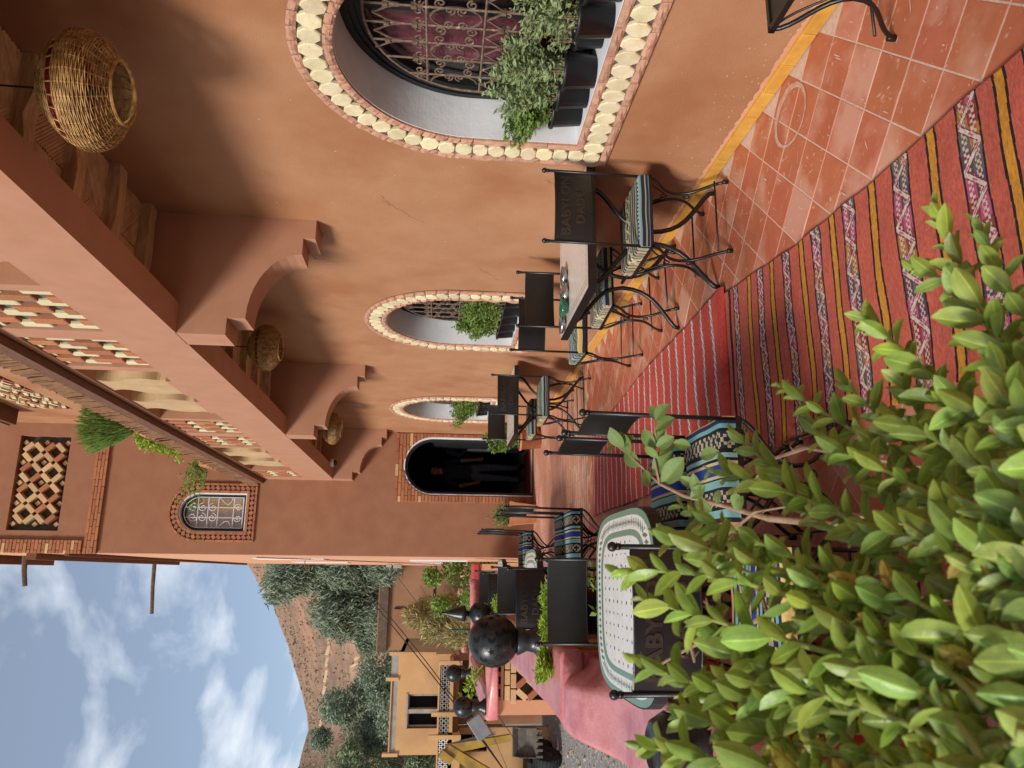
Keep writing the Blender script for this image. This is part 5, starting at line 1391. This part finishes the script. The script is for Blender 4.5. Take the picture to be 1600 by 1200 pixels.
# ------------------------------------------------------------------ trees
def tree(label, x, y, z0, h, rx, rz_, n, mat, seed, ln=.32, wd=.08, trunk=.14, hang=0.0, group='trees in the valley', z_lo=.25, ry=None, name='valley_tree', lumps=16):
    t = thing(name, label, 'tree', (x, y, z0), 0, group); g = random.Random(seed); ry = ry or rx
    cs = []
    for i in range(lumps):
        a = g.uniform(0, 2*PI); k = math.sqrt(g.random())*.8; v = g.uniform(z_lo, .92)
        wd_ = 1-.45*abs(v-.5)*1.2
        cs.append((Vector((math.cos(a)*k*rx*wd_, math.sin(a)*k*ry*wd_, v*h)), g.uniform(.22, .42)*rx))
    q = MB(); q.tube(bez((0, 0, -.5), (.05*h*g.uniform(-1, 1), 0, h*.25), (.06*h*g.uniform(-1, 1), 0, h*.5), (0, 0, h*.8), 8), trunk, 7, trunk*.25)
    for c, r in cs[:10]: q.tube(bez((0, 0, h*.2), (0, 0, h*.35), c*.6+Vector((0, 0, .1*h)), c, 6), trunk*.45, 5, trunk*.1)
    q.build('trunk', M['bark'], t)
    def gen(g2):
        c, r = g2.choice(cs); d = Vector((g2.gauss(0, 1), g2.gauss(0, 1), g2.gauss(0, .9))).normalized()*r*1.05*(g2.random()**.4)
        return c+d, Vector((g2.uniform(-1, 1), g2.uniform(-1, 1), g2.uniform(-.5, .7)-hang*1.6))
    foliage(t, M[mat], int(n*1.45), gen, ln*.72, wd*.8, seed, 'crown')
    return t
tree('tall grey-green willow-like tree beside the tower edge', -.35, 33, SZ, 11.0, 2.3, 5, 20000, 'tree_leaf', 1, .42, .07, .2, .6, lumps=34, z_lo=.34)
tree('drooping grey-green tree left of the tall one, in front of the brown house', -1.5, 34.5, SZ, 8.6, 1.9, 4, 14000, 'tree_leaf', 2, .42, .07, .18, .6, lumps=26, z_lo=.36)
tree('grey-green tree behind the flat roofed ochre house', -5.4, 40, SZ, 7.4, 2.3, 4, 12000, 'tree_leaf', 3, .34, .09, .18, .1, lumps=20)
tree('taller grey-green tree at the left behind the ochre house', -7.1, 41, SZ, 9.6, 2.0, 4, 13000, 'tree_leaf', 4, .34, .09, .18, .1, lumps=20)
tree('grey-green tree nearest the red rocks', -9.2, 40, SZ, 8.4, 2.3, 4, 10000, 'tree_leaf2', 5, .34, .09, .18, .1, lumps=18)
tree('low olive tree between the two houses', -3.6, 42, SZ, 6.4, 1.6, 4, 6000, 'tree_leaf2', 6, .32, .09, .15, .1)
tree('pale tan feathery broom shrub behind the parapet', -.95, 20, SZ+.2, 4.1, .95, 2, 9000, 'broom', 7, .30, .018, .06, -.4, lumps=14, z_lo=.3, name='broom_shrub')
tree('bright green leafy vine shrub beside the tower foot', -.25, 16.5, SZ, 3.9, .75, 2, 4200, 'leaf_green', 8, .12, .07, .05, .2, lumps=14, z_lo=.5, name='vine_shrub', ry=.9)
tree('leafy green shrub behind the black cone topped lantern', -.55, 13.8, SZ, 3.2, .5, 2, 2200, 'leaf_green', 9, .09, .055, .05, .1, lumps=12, z_lo=.6, name='vine_shrub')
rk = thing('rubble_bank', 'bank of reddish rubble below the green shrubs', 'bank', (-.2, 24, SZ)); q = MB(); g2 = random.Random(3)
for _ in range(160):
    s = g2.uniform(.12, .4); q.ball((0, 0, 0), 1, 6, 4, Matrix.Translation((g2.uniform(-2.2, 1), g2.uniform(-1.5, 2), g2.uniform(0, 3.4)*.8)) @ Matrix.Rotation(g2.uniform(0, 6), 4, 'Z') @ Matrix.Diagonal((s, s*.8, s*.6, 1)))
q.build('rubble', pm('pink_rubble', '#c09078', '#a07460', 2, .95, .6, 6), rk, kind='stuff')

# ------------------------------------------------------------------ ochre house with the patterned balcony
HY = 25; K = HY/26
oh = thing('ochre_house', 'flat roofed ochre house with a patterned balcony across the road', 'house', (0, 0, 0))
X = lambda x: x*K
Zf = lambda z: 1.5+(z-1.5)*K
def hb(mb, x0, x1, y0, y1, z0, z1): return mb.box(X(min(x0, x1)), X(max(x0, x1)), HY+y0, HY+y1, Zf(z0), Zf(z1))
q = MB()
hb(q, -5.42, -4.66, 0, .25, .65, 2.58); hb(q, -3.66, -2.46, 0, .25, .65, 2.58); hb(q, -4.66, -3.66, 0, .25, 2.25, 2.58); hb(q, -4.66, -3.66, 0, .25, .65, 1.28)
hb(q, -2.7, -2.46, .25, 6, .65, 2.58); hb(q, -5.42, -5.2, .25, 6, .65, 2.58); hb(q, -5.42, -2.46, .25, 6, 2.45, 2.58)
hb(q, -6.4, -5.3, -.2, .05, -2.4, .62); hb(q, -4.80, -4.61, -.2, .05, -2.4, .62); hb(q, -5.3, -4.80, -.2, .05, .60, .64); hb(q, -5.3, -4.8, -.2, .05, -2.4, -.25)
q.build('wall', M['house'], oh)
q = MB(); hb(q, -5.40, -3.25, .02, .15, 2.58, 2.76); hb(q, -3.2, -2.5, .02, .15, 2.58, 2.80); hb(q, -4.68, -3.64, -.03, .2, 2.24, 2.30); q.build('roof_parapet', M['concrete'], oh)
for x0, x1, z0, z1 in ((-5.46, -5.36, 2.5, 2.98), (-3.26, -3.16, 2.56, 2.96), (-2.50, -2.40, 1.4, 2.88)): q = MB(); hb(q, x0, x1, -.05, .15, z0, z1); q.build('roof_post', M['house'], oh)
q = MB(); hb(q, -5.36, -3.26, -.03, .2, 2.76, 2.80); q.build('roof_rail', M['house'], oh)
for a0, a1 in ((-4.62, -4.20), (-4.12, -3.68)):
    f = MB(); hb(f, a0, a0+.04, .1, .2, 1.28, 2.25); hb(f, a1-.04, a1, .1, .2, 1.28, 2.25); hb(f, a0, a1, .1, .2, 2.2, 2.25); hb(f, a0, a1, .1, .2, 1.28, 1.31); wn = f.build('window', M['concrete'], oh)
    f = MB(); hb(f, a0, a1, .3, .32, 1.28, 2.25); f.build('pane_shade', M['dark'], wn)  # near-black sheet stands in for the unlit inside behind the frame
q = MB(); hb(q, -4.22, -4.10, -.01, .2, 1.28, 2.25); q.build('window_pier', M['concrete'], oh)
q = MB(); hb(q, -6.4, -2.55, -1.0, .1, .86, .97); hb(q, -6.4, -4.6, -1.0, -.9, .62, .97); hb(q, -6.4, -2.6, -1.02, -.92, 1.27, 1.32); q.build('balcony_slab', M['house'], oh)
for x, z0, z1 in ((-2.62, .6, 1.30), (-4.08, .65, 1.50), (-4.72, .60, 1.56), (-5.95, .6, 1.56)): q = MB(); hb(q, x-.06, x+.06, -1.05, -.9, z0, z1); q.build('balcony_post', M['house'], oh)
for x0, x1, mt in ((-4.02, -2.70, 'concrete'), (-4.66, -4.14, 'concrete'), (-5.9, -4.80, 'white')):
    q = MB(); nx = max(2, round((x1-x0)/.125)); wd = (x1-x0)/nx
    for i in range(nx):
        for j in range(2):
            cx_, cz_ = x0+wd*(i+.5), 1.045+.15*j; c = Vector((X(cx_), HY-.97, Zf(cz_)))
            for a in (45, -45): q.box(-.088, .088, -.03, .03, -.016, .016, Matrix.Translation(c) @ Matrix.Rotation(R(a), 4, 'Y'))
            q.ball(c, .03, 6, 4)
    q.build('balcony_lattice', M[mt], oh)
    q = MB(); hb(q, x0, x1, -.90, -.88, .97, 1.28); q.build('lattice_shade', M['dark'], oh)  # near-black sheet paints the shade seen through the railing
q = MB(); hb(q, -4.8, -2.5, 1.4, 1.6, -2.4, .86); hb(q, -2.62, -2.5, -.2, 1.4, -2.4, .86); q.build('recess_wall', M['house_brown'], oh)
q = MB(); hb(q, -4.0, -3.5, 1.35, 1.39, -.9, .5); q.build('opening_shade', M['dark'], oh)  # near-black sheets here and below stand in for shade inside openings
q = MB(); hb(q, -5.3, -4.8, .02, .04, -.25, .62); q.build('opening_shade', M['dark'], oh)
q = MB(); hb(q, -5.05, -5.02, -.02, .02, -.25, .62); hb(q, -5.3, -4.8, -.02, .02, .17, .2); q.build('window_frame', M['concrete'], oh)
bh = thing('brown_house', 'plain brown plastered house partly hidden by the drooping tree', 'house', (0, 0, 0))
q = MB(); q.box(-2.9, 1.5, 32.2, 38, SZ, 3.75); q.box(-2.0, 1.5, 34, 38, 3.7, 4.25); q.build('wall', M['house_brown'], bh)
q = MB(); q.box(-2.98, 1.5, 32.05, 32.3, 3.35, 3.7); q.build('roof_band', M['bark'], bh)
q = MB(); q.box(-2.1, 1.5, 33.9, 34.1, 4.2, 4.34); q.build('roof_edge', M['white'], bh)
q = MB(); q.box(-1.35, -1.30, 32.15, 32.2, 0, 3.1); q.box(-2.9, 1.5, 32.14, 32.2, 1.52, 1.58); q.build('drain_pipe', M['cable'], bh)

# ------------------------------------------------------------------ wheeled digger
EY = 22.2; kx = EY/20
ex = thing('excavator', 'yellow wheeled digger with its empty bucket lowered by the road', 'excavator', (-4.3, EY, SZ))
def e(x, z, y=0): return Vector((x*kx+4.3, y, (1.5+(z-1.5)*kx)-SZ))
def beam(a, b_, w0, w1, th, name, mat='yellow_machine', parent=ex):
    a, b_ = Vector(a), Vector(b_); d = (b_-a).normalized(); s = d.cross(Vector((0, 1, 0))).normalized(); q = MB(); vs = []
    for p, w in ((a, w0), (b_, w1)):
        for sy in (-1, 1):
            for ss in (-1, 1): vs.append(p+s*w*ss+Vector((0, sy*th, 0)))
    q.add(vs, [(0, 1, 3, 2), (4, 6, 7, 5), (0, 4, 5, 1), (2, 3, 7, 6), (0, 2, 6, 4), (1, 5, 7, 3)]); return q.build(name, M[mat], parent)
beam(e(-4.05, 1.12), e(-3.80, -.42), .12, .08, .09, 'stick')
beam(e(-4.02, 1.10), e(-4.62, .10), .11, .15, .11, 'boom'); beam(e(-4.60, .14), e(-6.3, -.5), .15, .18, .12, 'boom')
beam(e(-4.12, 1.25), e(-4.3, .98), .10, .10, .16, 'boom_knuckle')
beam(e(-3.93, .95), e(-3.70, -.05), .035, .035, .03, 'hydraulic_ram', 'steel'); beam(e(-4.15, 1.0), e(-4.55, .40), .045, .045, .04, 'hydraulic_ram', 'rubber')
q = MB(); pr = [(0, .0), (-.10, -.16), (-.12, -.40), (-.02, -.62), (.22, -.70), (.26, -.66), (.05, -.55), (-.04, -.38), (-.03, -.16), (.05, -.02)]
c0 = e(-3.90, -.47)
m = Matrix.Translation(c0) @ Matrix.Rotation(R(90), 4, 'Z')
q.prism(pr, 'y', -.36, .36, m=m @ Matrix.Rotation(R(180), 4, 'Z'))
for s in (-.37, .35): q.prism([(0, 0), (-.12, -.40), (-.02, -.62), (.22, -.70), (.2, -.2)], 'y', s, s+.02, m=m @ Matrix.Rotation(R(180), 4, 'Z'))
bk = q.build('bucket', M['bucket'], ex)
for i in range(5): qq = MB(); qq.box(-.03, .03, -.06, .06, -.08, .08, Matrix.Translation(c0+Vector((-.32+.16*i, -.26, -.70)))); qq.build('tooth', M['bucket'], bk)
def wheel(x, y):
    mm = Matrix.Translation((x, y, .37)) @ Matrix.Rotation(R(72), 4, 'Z') @ Matrix.Rotation(R(90), 4, 'X')
    w_ = MB(); w_.lathe([(.20, -.13), (.34, -.13), (.37, -.08), (.37, .08), (.34, .13), (.20, .13)], 24, mm, cap=False); wh = w_.build('wheel', M['rubber'], ex, smooth=True)
    r_ = MB(); r_.lathe([(.001, -.08), (.10, -.08), (.13, -.11), (.20, -.13), (.20, .13), (.13, .10), (.001, .08)], 18, mm, cap=False); r_.build('rim', M['frame'], wh, smooth=True)
    tr_ = MB()
    for i in range(24): tr_.box(-.02, .02, .355, .382, -.13, .13, mm @ Matrix.Rotation(2*PI*i/24, 4, 'Z'))
    tr_.build('tread', M['rubber'], wh)
wheel(-.45, .0); wheel(-.55, 1.7); wheel(-2.6, .1); wheel(-2.6, 1.8)
q = MB(); q.bbox(-3.4, -.55, .15, 1.6, .45, .85, .05); q.bbox(-.75, -.05, .5, 1.2, .5, .75, .03); q.build('chassis', M['rubber'], ex)
q = MB(); q.bbox(-3.2, -1.4, .1, 1.7, .9, 1.9, .08); q.build('engine_cover', M['yellow_machine'], ex)
q = MB(); q.bbox(-1.9, -1.2, .2, 1.0, .9, 2.5, .06); q.build('cab', M['yellow_machine'], ex)
# ------------------------------------------------------------------ overhead wires
def wire(label, a, b_, r, sag, grp='overhead wires over the valley'):
    a, b_ = Vector(a), Vector(b_); pts = [a.lerp(b_, i/24)+Vector((0, 0, -sag*4*(i/24)*(1-i/24))) for i in range(25)]
    o = MB().tube(pts, r, 5).build('overhead_wire', M['cable']); tag(o, label, 'wire', grp)
wire('thick black overhead wire sloping from the tower to the lower road, upper strand', (.14, 21, 3.95), (-3.05, 12.9, .25), .011, .10)
wire('black overhead wire just below the upper strand crossing the ochre house', (.16, 21, 3.86), (-3.0, 12.6, .27), .010, .15)
wire('thin black wire from the tower across the parapet lamps', (.1, 20, 2.6), (-4.2, 14, -1.0), .006, .10)
wire('thin black wire crossing low in front of the ochre house', (-.3, 22, 1.9), (-5.2, 16, -.7), .005, .12)
wire('grey cable hanging down the street side of the tower', (.26, 14, 4.6), (.24, 20, 1.2), .008, .35)
pb = thing('meter_box', 'grey electric boxes fixed on the street side of the tower', 'box', (.26, 21, 2.4)); q = MB(); q.bbox(-.10, 0, -.1, .1, 0, .22, .01); q.bbox(-.08, 0, -.1, .1, .26, .40, .01); q.build('box_body', M['concrete'], pb)
# ================================================================== bush in the foreground (stems: tip, base)
BUSH = [
    ((0.392, 0.708, 0.978), (0.151, 0.546, 1.016)),
    ((0.338, 0.644, 0.982), (0.119, 0.496, 1.039)),
    ((0.286, 0.77, 1.039), (0.082, 0.565, 1.045)),
    ((0.221, 0.721, 1.035), (0.047, 0.513, 1.067)),
    ((0.222, 0.806, 1.052), (0.053, 0.584, 1.04)),
    ((0.231, 0.88, 1.09), (0.045, 0.613, 1.03)),
    ((0.17, 0.899, 1.139), (0.024, 0.62, 1.063)),
    ((0.123, 0.878, 1.181), (0.003, 0.623, 1.092)),
    ((0.079, 0.855, 1.229), (-0.017, 0.607, 1.121)),
    ((0.049, 0.852, 1.261), (-0.026, 0.588, 1.145)),
    ((0.004, 0.863, 1.301), (-0.049, 0.58, 1.163)),
    ((-0.022, 0.83, 1.283), (-0.065, 0.563, 1.165)),
    ((-0.037, 0.789, 1.245), (-0.075, 0.536, 1.164)),
    ((-0.089, 0.821, 1.267), (-0.099, 0.557, 1.163)),
    ((-0.124, 0.771, 1.264), (-0.117, 0.524, 1.172)),
    ((-0.156, 0.776, 1.302), (-0.138, 0.532, 1.192)),
    ((-0.169, 0.726, 1.292), (-0.15, 0.495, 1.195)),
    ((-0.139, 0.703, 1.246), (-0.131, 0.477, 1.185)),
    ((-0.067, 0.727, 1.203), (-0.091, 0.489, 1.162)),
    ((0.028, 0.796, 1.181), (-0.045, 0.529, 1.136)),
    ((0.082, 0.799, 1.127), (-0.011, 0.543, 1.102)),
    ((0.133, 0.762, 1.098), (0.012, 0.52, 1.096)),
    ((0.156, 0.706, 1.065), (0.024, 0.487, 1.102)),
    ((0.159, 0.631, 1.055), (0.03, 0.451, 1.104)),
    ((0.173, 0.555, 1.055), (0.054, 0.413, 1.108)),
    ((0.104, 0.579, 1.064), (0.003, 0.417, 1.13)),
    ((0.078, 0.631, 1.083), (-0.019, 0.44, 1.135)),
    ((0.042, 0.671, 1.117), (-0.043, 0.462, 1.141)),
    ((-0.009, 0.679, 1.159), (-0.069, 0.464, 1.16)),
    ((-0.081, 0.655, 1.184), (-0.105, 0.454, 1.181)),
    ((-0.129, 0.648, 1.218), (-0.133, 0.449, 1.197)),
    ((-0.037, 0.612, 1.153), (-0.08, 0.428, 1.175)),
    ((0.013, 0.588, 1.114), (-0.048, 0.408, 1.155)),
    ((0.04, 0.541, 1.096), (-0.023, 0.391, 1.144)),
    ((-0.094, 0.577, 1.16), (-0.11, 0.407, 1.181)),
    ((-0.047, 0.549, 1.132), (-0.079, 0.388, 1.171)),
    ((-0.014, 0.513, 1.115), (-0.052, 0.373, 1.16)),
    ((-0.107, 0.531, 1.144), (-0.113, 0.377, 1.181)),
    ((-0.065, 0.491, 1.127), (-0.082, 0.364, 1.167)),
    ((-0.137, 0.599, 1.186), (-0.135, 0.423, 1.187)),
    ((0.105, 0.526, 1.066), (0.016, 0.394, 1.126)),
    ((0.32, 0.717, 1.004), (0.099, 0.543, 1.044)),
    ((0.26, 0.652, 1.007), (0.062, 0.479, 1.074)),
    ((0.184, 0.844, 1.074), (0.023, 0.598, 1.056)),
    ((0.028, 0.834, 1.224), (-0.035, 0.569, 1.142)),
    ((-0.083, 0.828, 1.292), (-0.091, 0.559, 1.179)),
    ((-0.093, 0.752, 1.238), (-0.1, 0.498, 1.179)),
    ((-0.043, 0.704, 1.18), (-0.077, 0.474, 1.163)),
    ((0.013, 0.671, 1.144), (-0.05, 0.458, 1.149)),
    ((0.044, 0.617, 1.108), (-0.029, 0.427, 1.143)),
    ((0.062, 0.573, 1.096), (-0.018, 0.408, 1.142)),
    ((0.134, 0.57, 1.061), (0.021, 0.415, 1.117)),
    ((-0.152, 0.667, 1.239), (-0.141, 0.465, 1.198)),
    ((-0.121, 0.546, 1.172), (-0.12, 0.403, 1.18)),
    ((-0.106, 0.491, 1.137), (-0.105, 0.377, 1.166)),
    ((-0.026, 0.575, 1.132), (-0.066, 0.402, 1.163)),
]
SPRIG_MAIN = [(0.086, 1.114, 1.011), (0.113, 1.211, 1.042), (0.135, 1.287, 1.081), (0.161, 1.335, 1.11), (0.218, 1.389, 1.147), (0.249, 1.422, 1.176)]
SPRIG_SIDE = [(0.161, 1.335, 1.11), (0.206, 1.331, 1.119), (0.244, 1.315, 1.12), (0.27, 1.3, 1.125)]
SPRIG_LEAVES = [((0.267, 1.301, 1.125), (0.295, 1.268, 1.107)), ((0.27, 1.3, 1.125), (0.3, 1.314, 1.123)), ((0.251, 1.304, 1.123), (0.269, 1.261, 1.101)), ((0.233, 1.317, 1.12), (0.266, 1.303, 1.097)), ((0.222, 1.318, 1.12), (0.26, 1.329, 1.144)), ((0.222, 1.318, 1.119), (0.24, 1.284, 1.088)), ((0.208, 1.319, 1.113), (0.244, 1.322, 1.076)), ((0.206, 1.329, 1.113), (0.232, 1.312, 1.14)), ((0.232, 1.39, 1.16), (0.268, 1.371, 1.194)), ((0.218, 1.389, 1.147), (0.27, 1.385, 1.165)), ((0.234, 1.402, 1.165), (0.256, 1.372, 1.145)), ((0.247, 1.422, 1.172), (0.22, 1.408, 1.183)), ((0.228, 1.401, 1.156), (0.192, 1.369, 1.135)), ((0.187, 1.358, 1.129), (0.148, 1.331, 1.126)), ((0.177, 1.346, 1.118), (0.221, 1.31, 1.092)), ((0.159, 1.334, 1.105), (0.208, 1.284, 1.069)), ((0.178, 1.333, 1.11), (0.22, 1.343, 1.094)), ((0.129, 1.265, 1.077), (0.151, 1.234, 1.056)), ((0.127, 1.263, 1.072), (0.103, 1.228, 1.056)), ((0.131, 1.252, 1.07), (0.174, 1.248, 1.074)), ((0.115, 1.215, 1.051), (0.141, 1.211, 1.049)), ((0.23, 1.308, 1.09), (0.218, 1.279, 1.061)), ((0.2, 1.27, 1.056), (0.206, 1.23, 1.037)), ((0.105, 1.177, 1.035), (0.13, 1.133, 1.04)), ((0.118, 1.107, 1.051), (0.094, 1.113, 1.06)), ((0.17, 1.305, 1.084), (0.151, 1.296, 1.052))]
THORN = [[(-0.025, 0.834, 1.112), (-0.059, 0.894, 1.155), (-0.081, 0.948, 1.191), (-0.117, 1.008, 1.231)], [(-0.059, 0.894, 1.155), (-0.042, 0.911, 1.171), (-0.028, 0.935, 1.177)], [(-0.04, 0.854, 1.133), (-0.019, 0.875, 1.13), (-0.002, 0.898, 1.134)], [(-0.081, 0.948, 1.191), (-0.099, 0.945, 1.189)], [(0.169, 0.972, 1.014), (0.161, 1.041, 1.038), (0.127, 1.102, 1.043)], [(0.057, 1.122, 1.079), (0.09, 1.056, 1.055), (0.094, 0.99, 1.029)]]
def leaf_mesh(name, L_, W_, mat, fold=.25, curl=.25, n=6, seed=0):
    vs = []; fs = []; cs = []; q = (-1, -.55, -.07, .07, .55, 1)
    for i in range(n+1):
        t = i/n; w = W_*.5*max(.03, math.sin(PI*min(1, .02+.97*t)**1.12)**.72); y = L_*t; z = -curl*L_*t*t+.03*L_*math.sin(t*5+seed)
        for k in q: vs.append((w*k, y, z+fold*w*abs(k)**1.3-(.0 if abs(k) > .1 else W_*.015)))
    for i in range(n):
        for j in range(5):
            a = i*6+j; fs.append((a, a+1, a+7, a+6)); b = 1.45 if j == 2 else (.92 if j in (1, 3) else 1.04)
            cs.append((b, b, b*(.9 if j == 2 else 1)))
    m = MB(); m.v = vs; m.f = fs; m.c = cs; return m.mesh(name, mat, True)
bush = thing('foreground_bush', 'large leafy green bush filling the near corner, out of focus', 'bush', (0, 0, 0))
LV = [leaf_mesh('leaf', .046, .024, M['leaf'], .35, .15, 6, 1), leaf_mesh('leaf', .042, .024, M['leaf'], .2, .35, 6, 2), leaf_mesh('leaf', .050, .026, M['leaf'], .5, -.1, 6, 3), leaf_mesh('leaf', .038, .018, M['leaf'], .6, .1, 6, 4)]
LVO = [leaf_mesh('leaf', .046, .024, M['leaf_old'], .35, .15, 6, 1), leaf_mesh('leaf', .040, .023, M['leaf_old'], .1, .5, 6, 2)]
leaves = []; stq = MB(); g = random.Random(21)
for tip, base in BUSH:
    p0, p3 = Vector(base), Vector(tip); ln = (p3-p0).length
    side = Vector((g.uniform(-1, 1), g.uniform(-1, 1), 0))*.05
    pts = bez(p0, p0+(p3-p0)*.3+Vector((0, 0, -.01))+side, p0+(p3-p0)*.7+side*.7+Vector((0, 0, .0)), p3, 14)
    stq.tube(pts, .0034, 5, .0012)
    d = 0; step = .0138; k = 0; acc = [0]
    for i in range(len(pts)-1): acc.append(acc[-1]+(pts[i+1]-pts[i]).length)
    s = .03
    az0 = g.uniform(0, PI)
    while s < acc[-1]:
        i = max(j for j in range(len(acc)) if acc[j] <= s); i = min(i, len(pts)-2)
        p = pts[i].lerp(pts[i+1], (s-acc[i])/max(1e-6, acc[i+1]-acc[i])); t = (pts[i+1]-pts[i]).normalized()
        f = s/acc[-1]; u = t.orthogonal().normalized(); v = t.cross(u)
        for q in (0, 1):
            if g.random() < .07: continue
            a = az0+k*PI/2+q*PI+g.uniform(-.35, .35); rad = u*math.cos(a)+v*math.sin(a)
            sp = .95-.62*max(0, f-.55)/.45+g.uniform(-.15, .2)
            dr = (t*(1.1-sp*.55)+rad*sp+Vector((0, 0, .12))).normalized()
            nrm_ = (t*.8-rad*.4+Vector((0, 0, .25))); nrm_ = (nrm_-dr*nrm_.dot(dr)).normalized(); sx = dr.cross(nrm_)
            size = (.70 if f < .8 else .70-.34*(f-.8)/.2)*g.uniform(.62, 1.35)
            m = Matrix(((sx.x, dr.x, nrm_.x, p.x), (sx.y, dr.y, nrm_.y, p.y), (sx.z, dr.z, nrm_.z, p.z), (0, 0, 0, 1))) @ Matrix.Diagonal((size*g.uniform(.85, 1.1), size, size, 1))
            leaves.append((m, g.randrange(4), (p-CAM).length))
        s += step*(1.25 if f < .8 else .8)*g.uniform(.85, 1.15); k += 1
stq.build('stem', M['stem'], bush, smooth=True)
leaves.sort(key=lambda q: -q[2])
idx = list(range(len(leaves))); g.shuffle(idx)
single = set(sorted(idx, key=lambda i: leaves[i][2]+g.uniform(0, .25))[:300])
restl = MB(); LCOL = [(1.04, 1.04, 1.04), (.92, .92, .92), (1.45, 1.45, 1.3), (.92, .92, .92), (1.04, 1.04, 1.04)]
for i, (m, k, d) in enumerate(leaves):
    if i in single: obj('leaf', LV[k] if g.random() > .07 else LVO[k % 2], bush, mw=m)
    else:
        me = LV[k]; b_ = g.uniform(.62, 1.25); tint = (b_*g.uniform(.85, 1.15), b_, b_*g.uniform(.7, 1.05)); o_ = len(restl.v); restl.v += [tuple(m @ v.co) for v in me.vertices]; restl.f += [tuple(x+o_ for x in p.vertices) for p in me.polygons]; restl.c += [tuple(c*tint[k2] for k2, c in enumerate(LCOL[j2 % 5])) for j2 in range(len(me.polygons))]
restl.build('leaf_mass', M['leaf_mass'], bush, smooth=True, kind='stuff')
pl = thing('bush_planter', 'terracotta planter below the foreground bush', 'planter', (-.02, .40, 0))
q = MB(); q.prism([(-.22, 0), (.22, 0), (.27, .55), (-.27, .55)], 'y', -.16, .16); q.build('trough', M['terracotta_pot'], pl)
q = MB(); q.box(-.24, .24, -.14, .14, .55, .56); q.build('soil', M['soil'], pl)
# woody feet of the stems
q = MB()
for tip, base in BUSH[::2]:
    b_ = Vector(base); q.tube(bez((-.02+g.uniform(-.15, .15), .40+g.uniform(-.1, .1), .54), (b_.x*.5, .42, .7), b_-(Vector(tip)-b_)*.3, b_, 8), .005, 5, .0034)
q.build('woody_stem', M['twig'], bush)

spr = thing('leafy_sprig', 'slim brown sprig with soft round leaves rising in front of the striped cushions', 'sprig')
q = MB(); q.tube(SPRIG_MAIN, .0048, 6, .0016); q.tube(SPRIG_SIDE, .0026, 5, .001)
q.tube([SPRIG_MAIN[0], (.06, 1.02, .8), (-.05, .62, .62)], .0055, 6, .0048)
q.build('stem', M['twig'], spr, smooth=True)
SL = [leaf_mesh('leaf', 1, .62, M['leaf_sprig'], .25, .12, 6, 5), leaf_mesh('leaf', 1, .55, M['leaf_sprig'], .45, -.15, 6, 8)]
for i, (a, b_) in enumerate(SPRIG_LEAVES):
    a, b_ = Vector(a), Vector(b_); dr = (b_-a); ln = dr.length; dr.normalize(); nz = Vector((g.uniform(-.3, .3), -.7, .8)); nz = (nz-dr*nz.dot(dr)).normalized(); sx = dr.cross(nz)
    obj('leaf', SL[i % 2], spr, mw=Matrix(((sx.x, dr.x, nz.x, a.x), (sx.y, dr.y, nz.y, a.y), (sx.z, dr.z, nz.z, a.z), (0, 0, 0, 1))) @ Matrix.Diagonal((ln*.86, ln*.88, ln*.86, 1)))
th = thing('thorny_rose', 'thin bare thorny brown twigs among the foreground leaves', 'twig')
q = MB()
for pl_ in THORN:
    q.tube(pl_, .0028, 5, .0014)
    for i in range(len(pl_)-1):
        a, b_ = Vector(pl_[i]), Vector(pl_[i+1])
        for f in (.3, .7): p = a.lerp(b_, f); q.tube([p, p+Vector((g.uniform(-1, 1), g.uniform(-1, 1), g.uniform(-1, 1))).normalized()*.010], .0011, 4, .0002)
q.tube([THORN[0][0], (.0, .5, .75), (-.05, .42, .56)], .003, 5); q.tube([THORN[4][0], (.05, .6, .8), (.0, .42, .56)], .003, 5); q.tube([THORN[5][2], (.0, .6, .8), (-.02, .42, .56)], .003, 5)
q.build('stem', M['twig'], th)
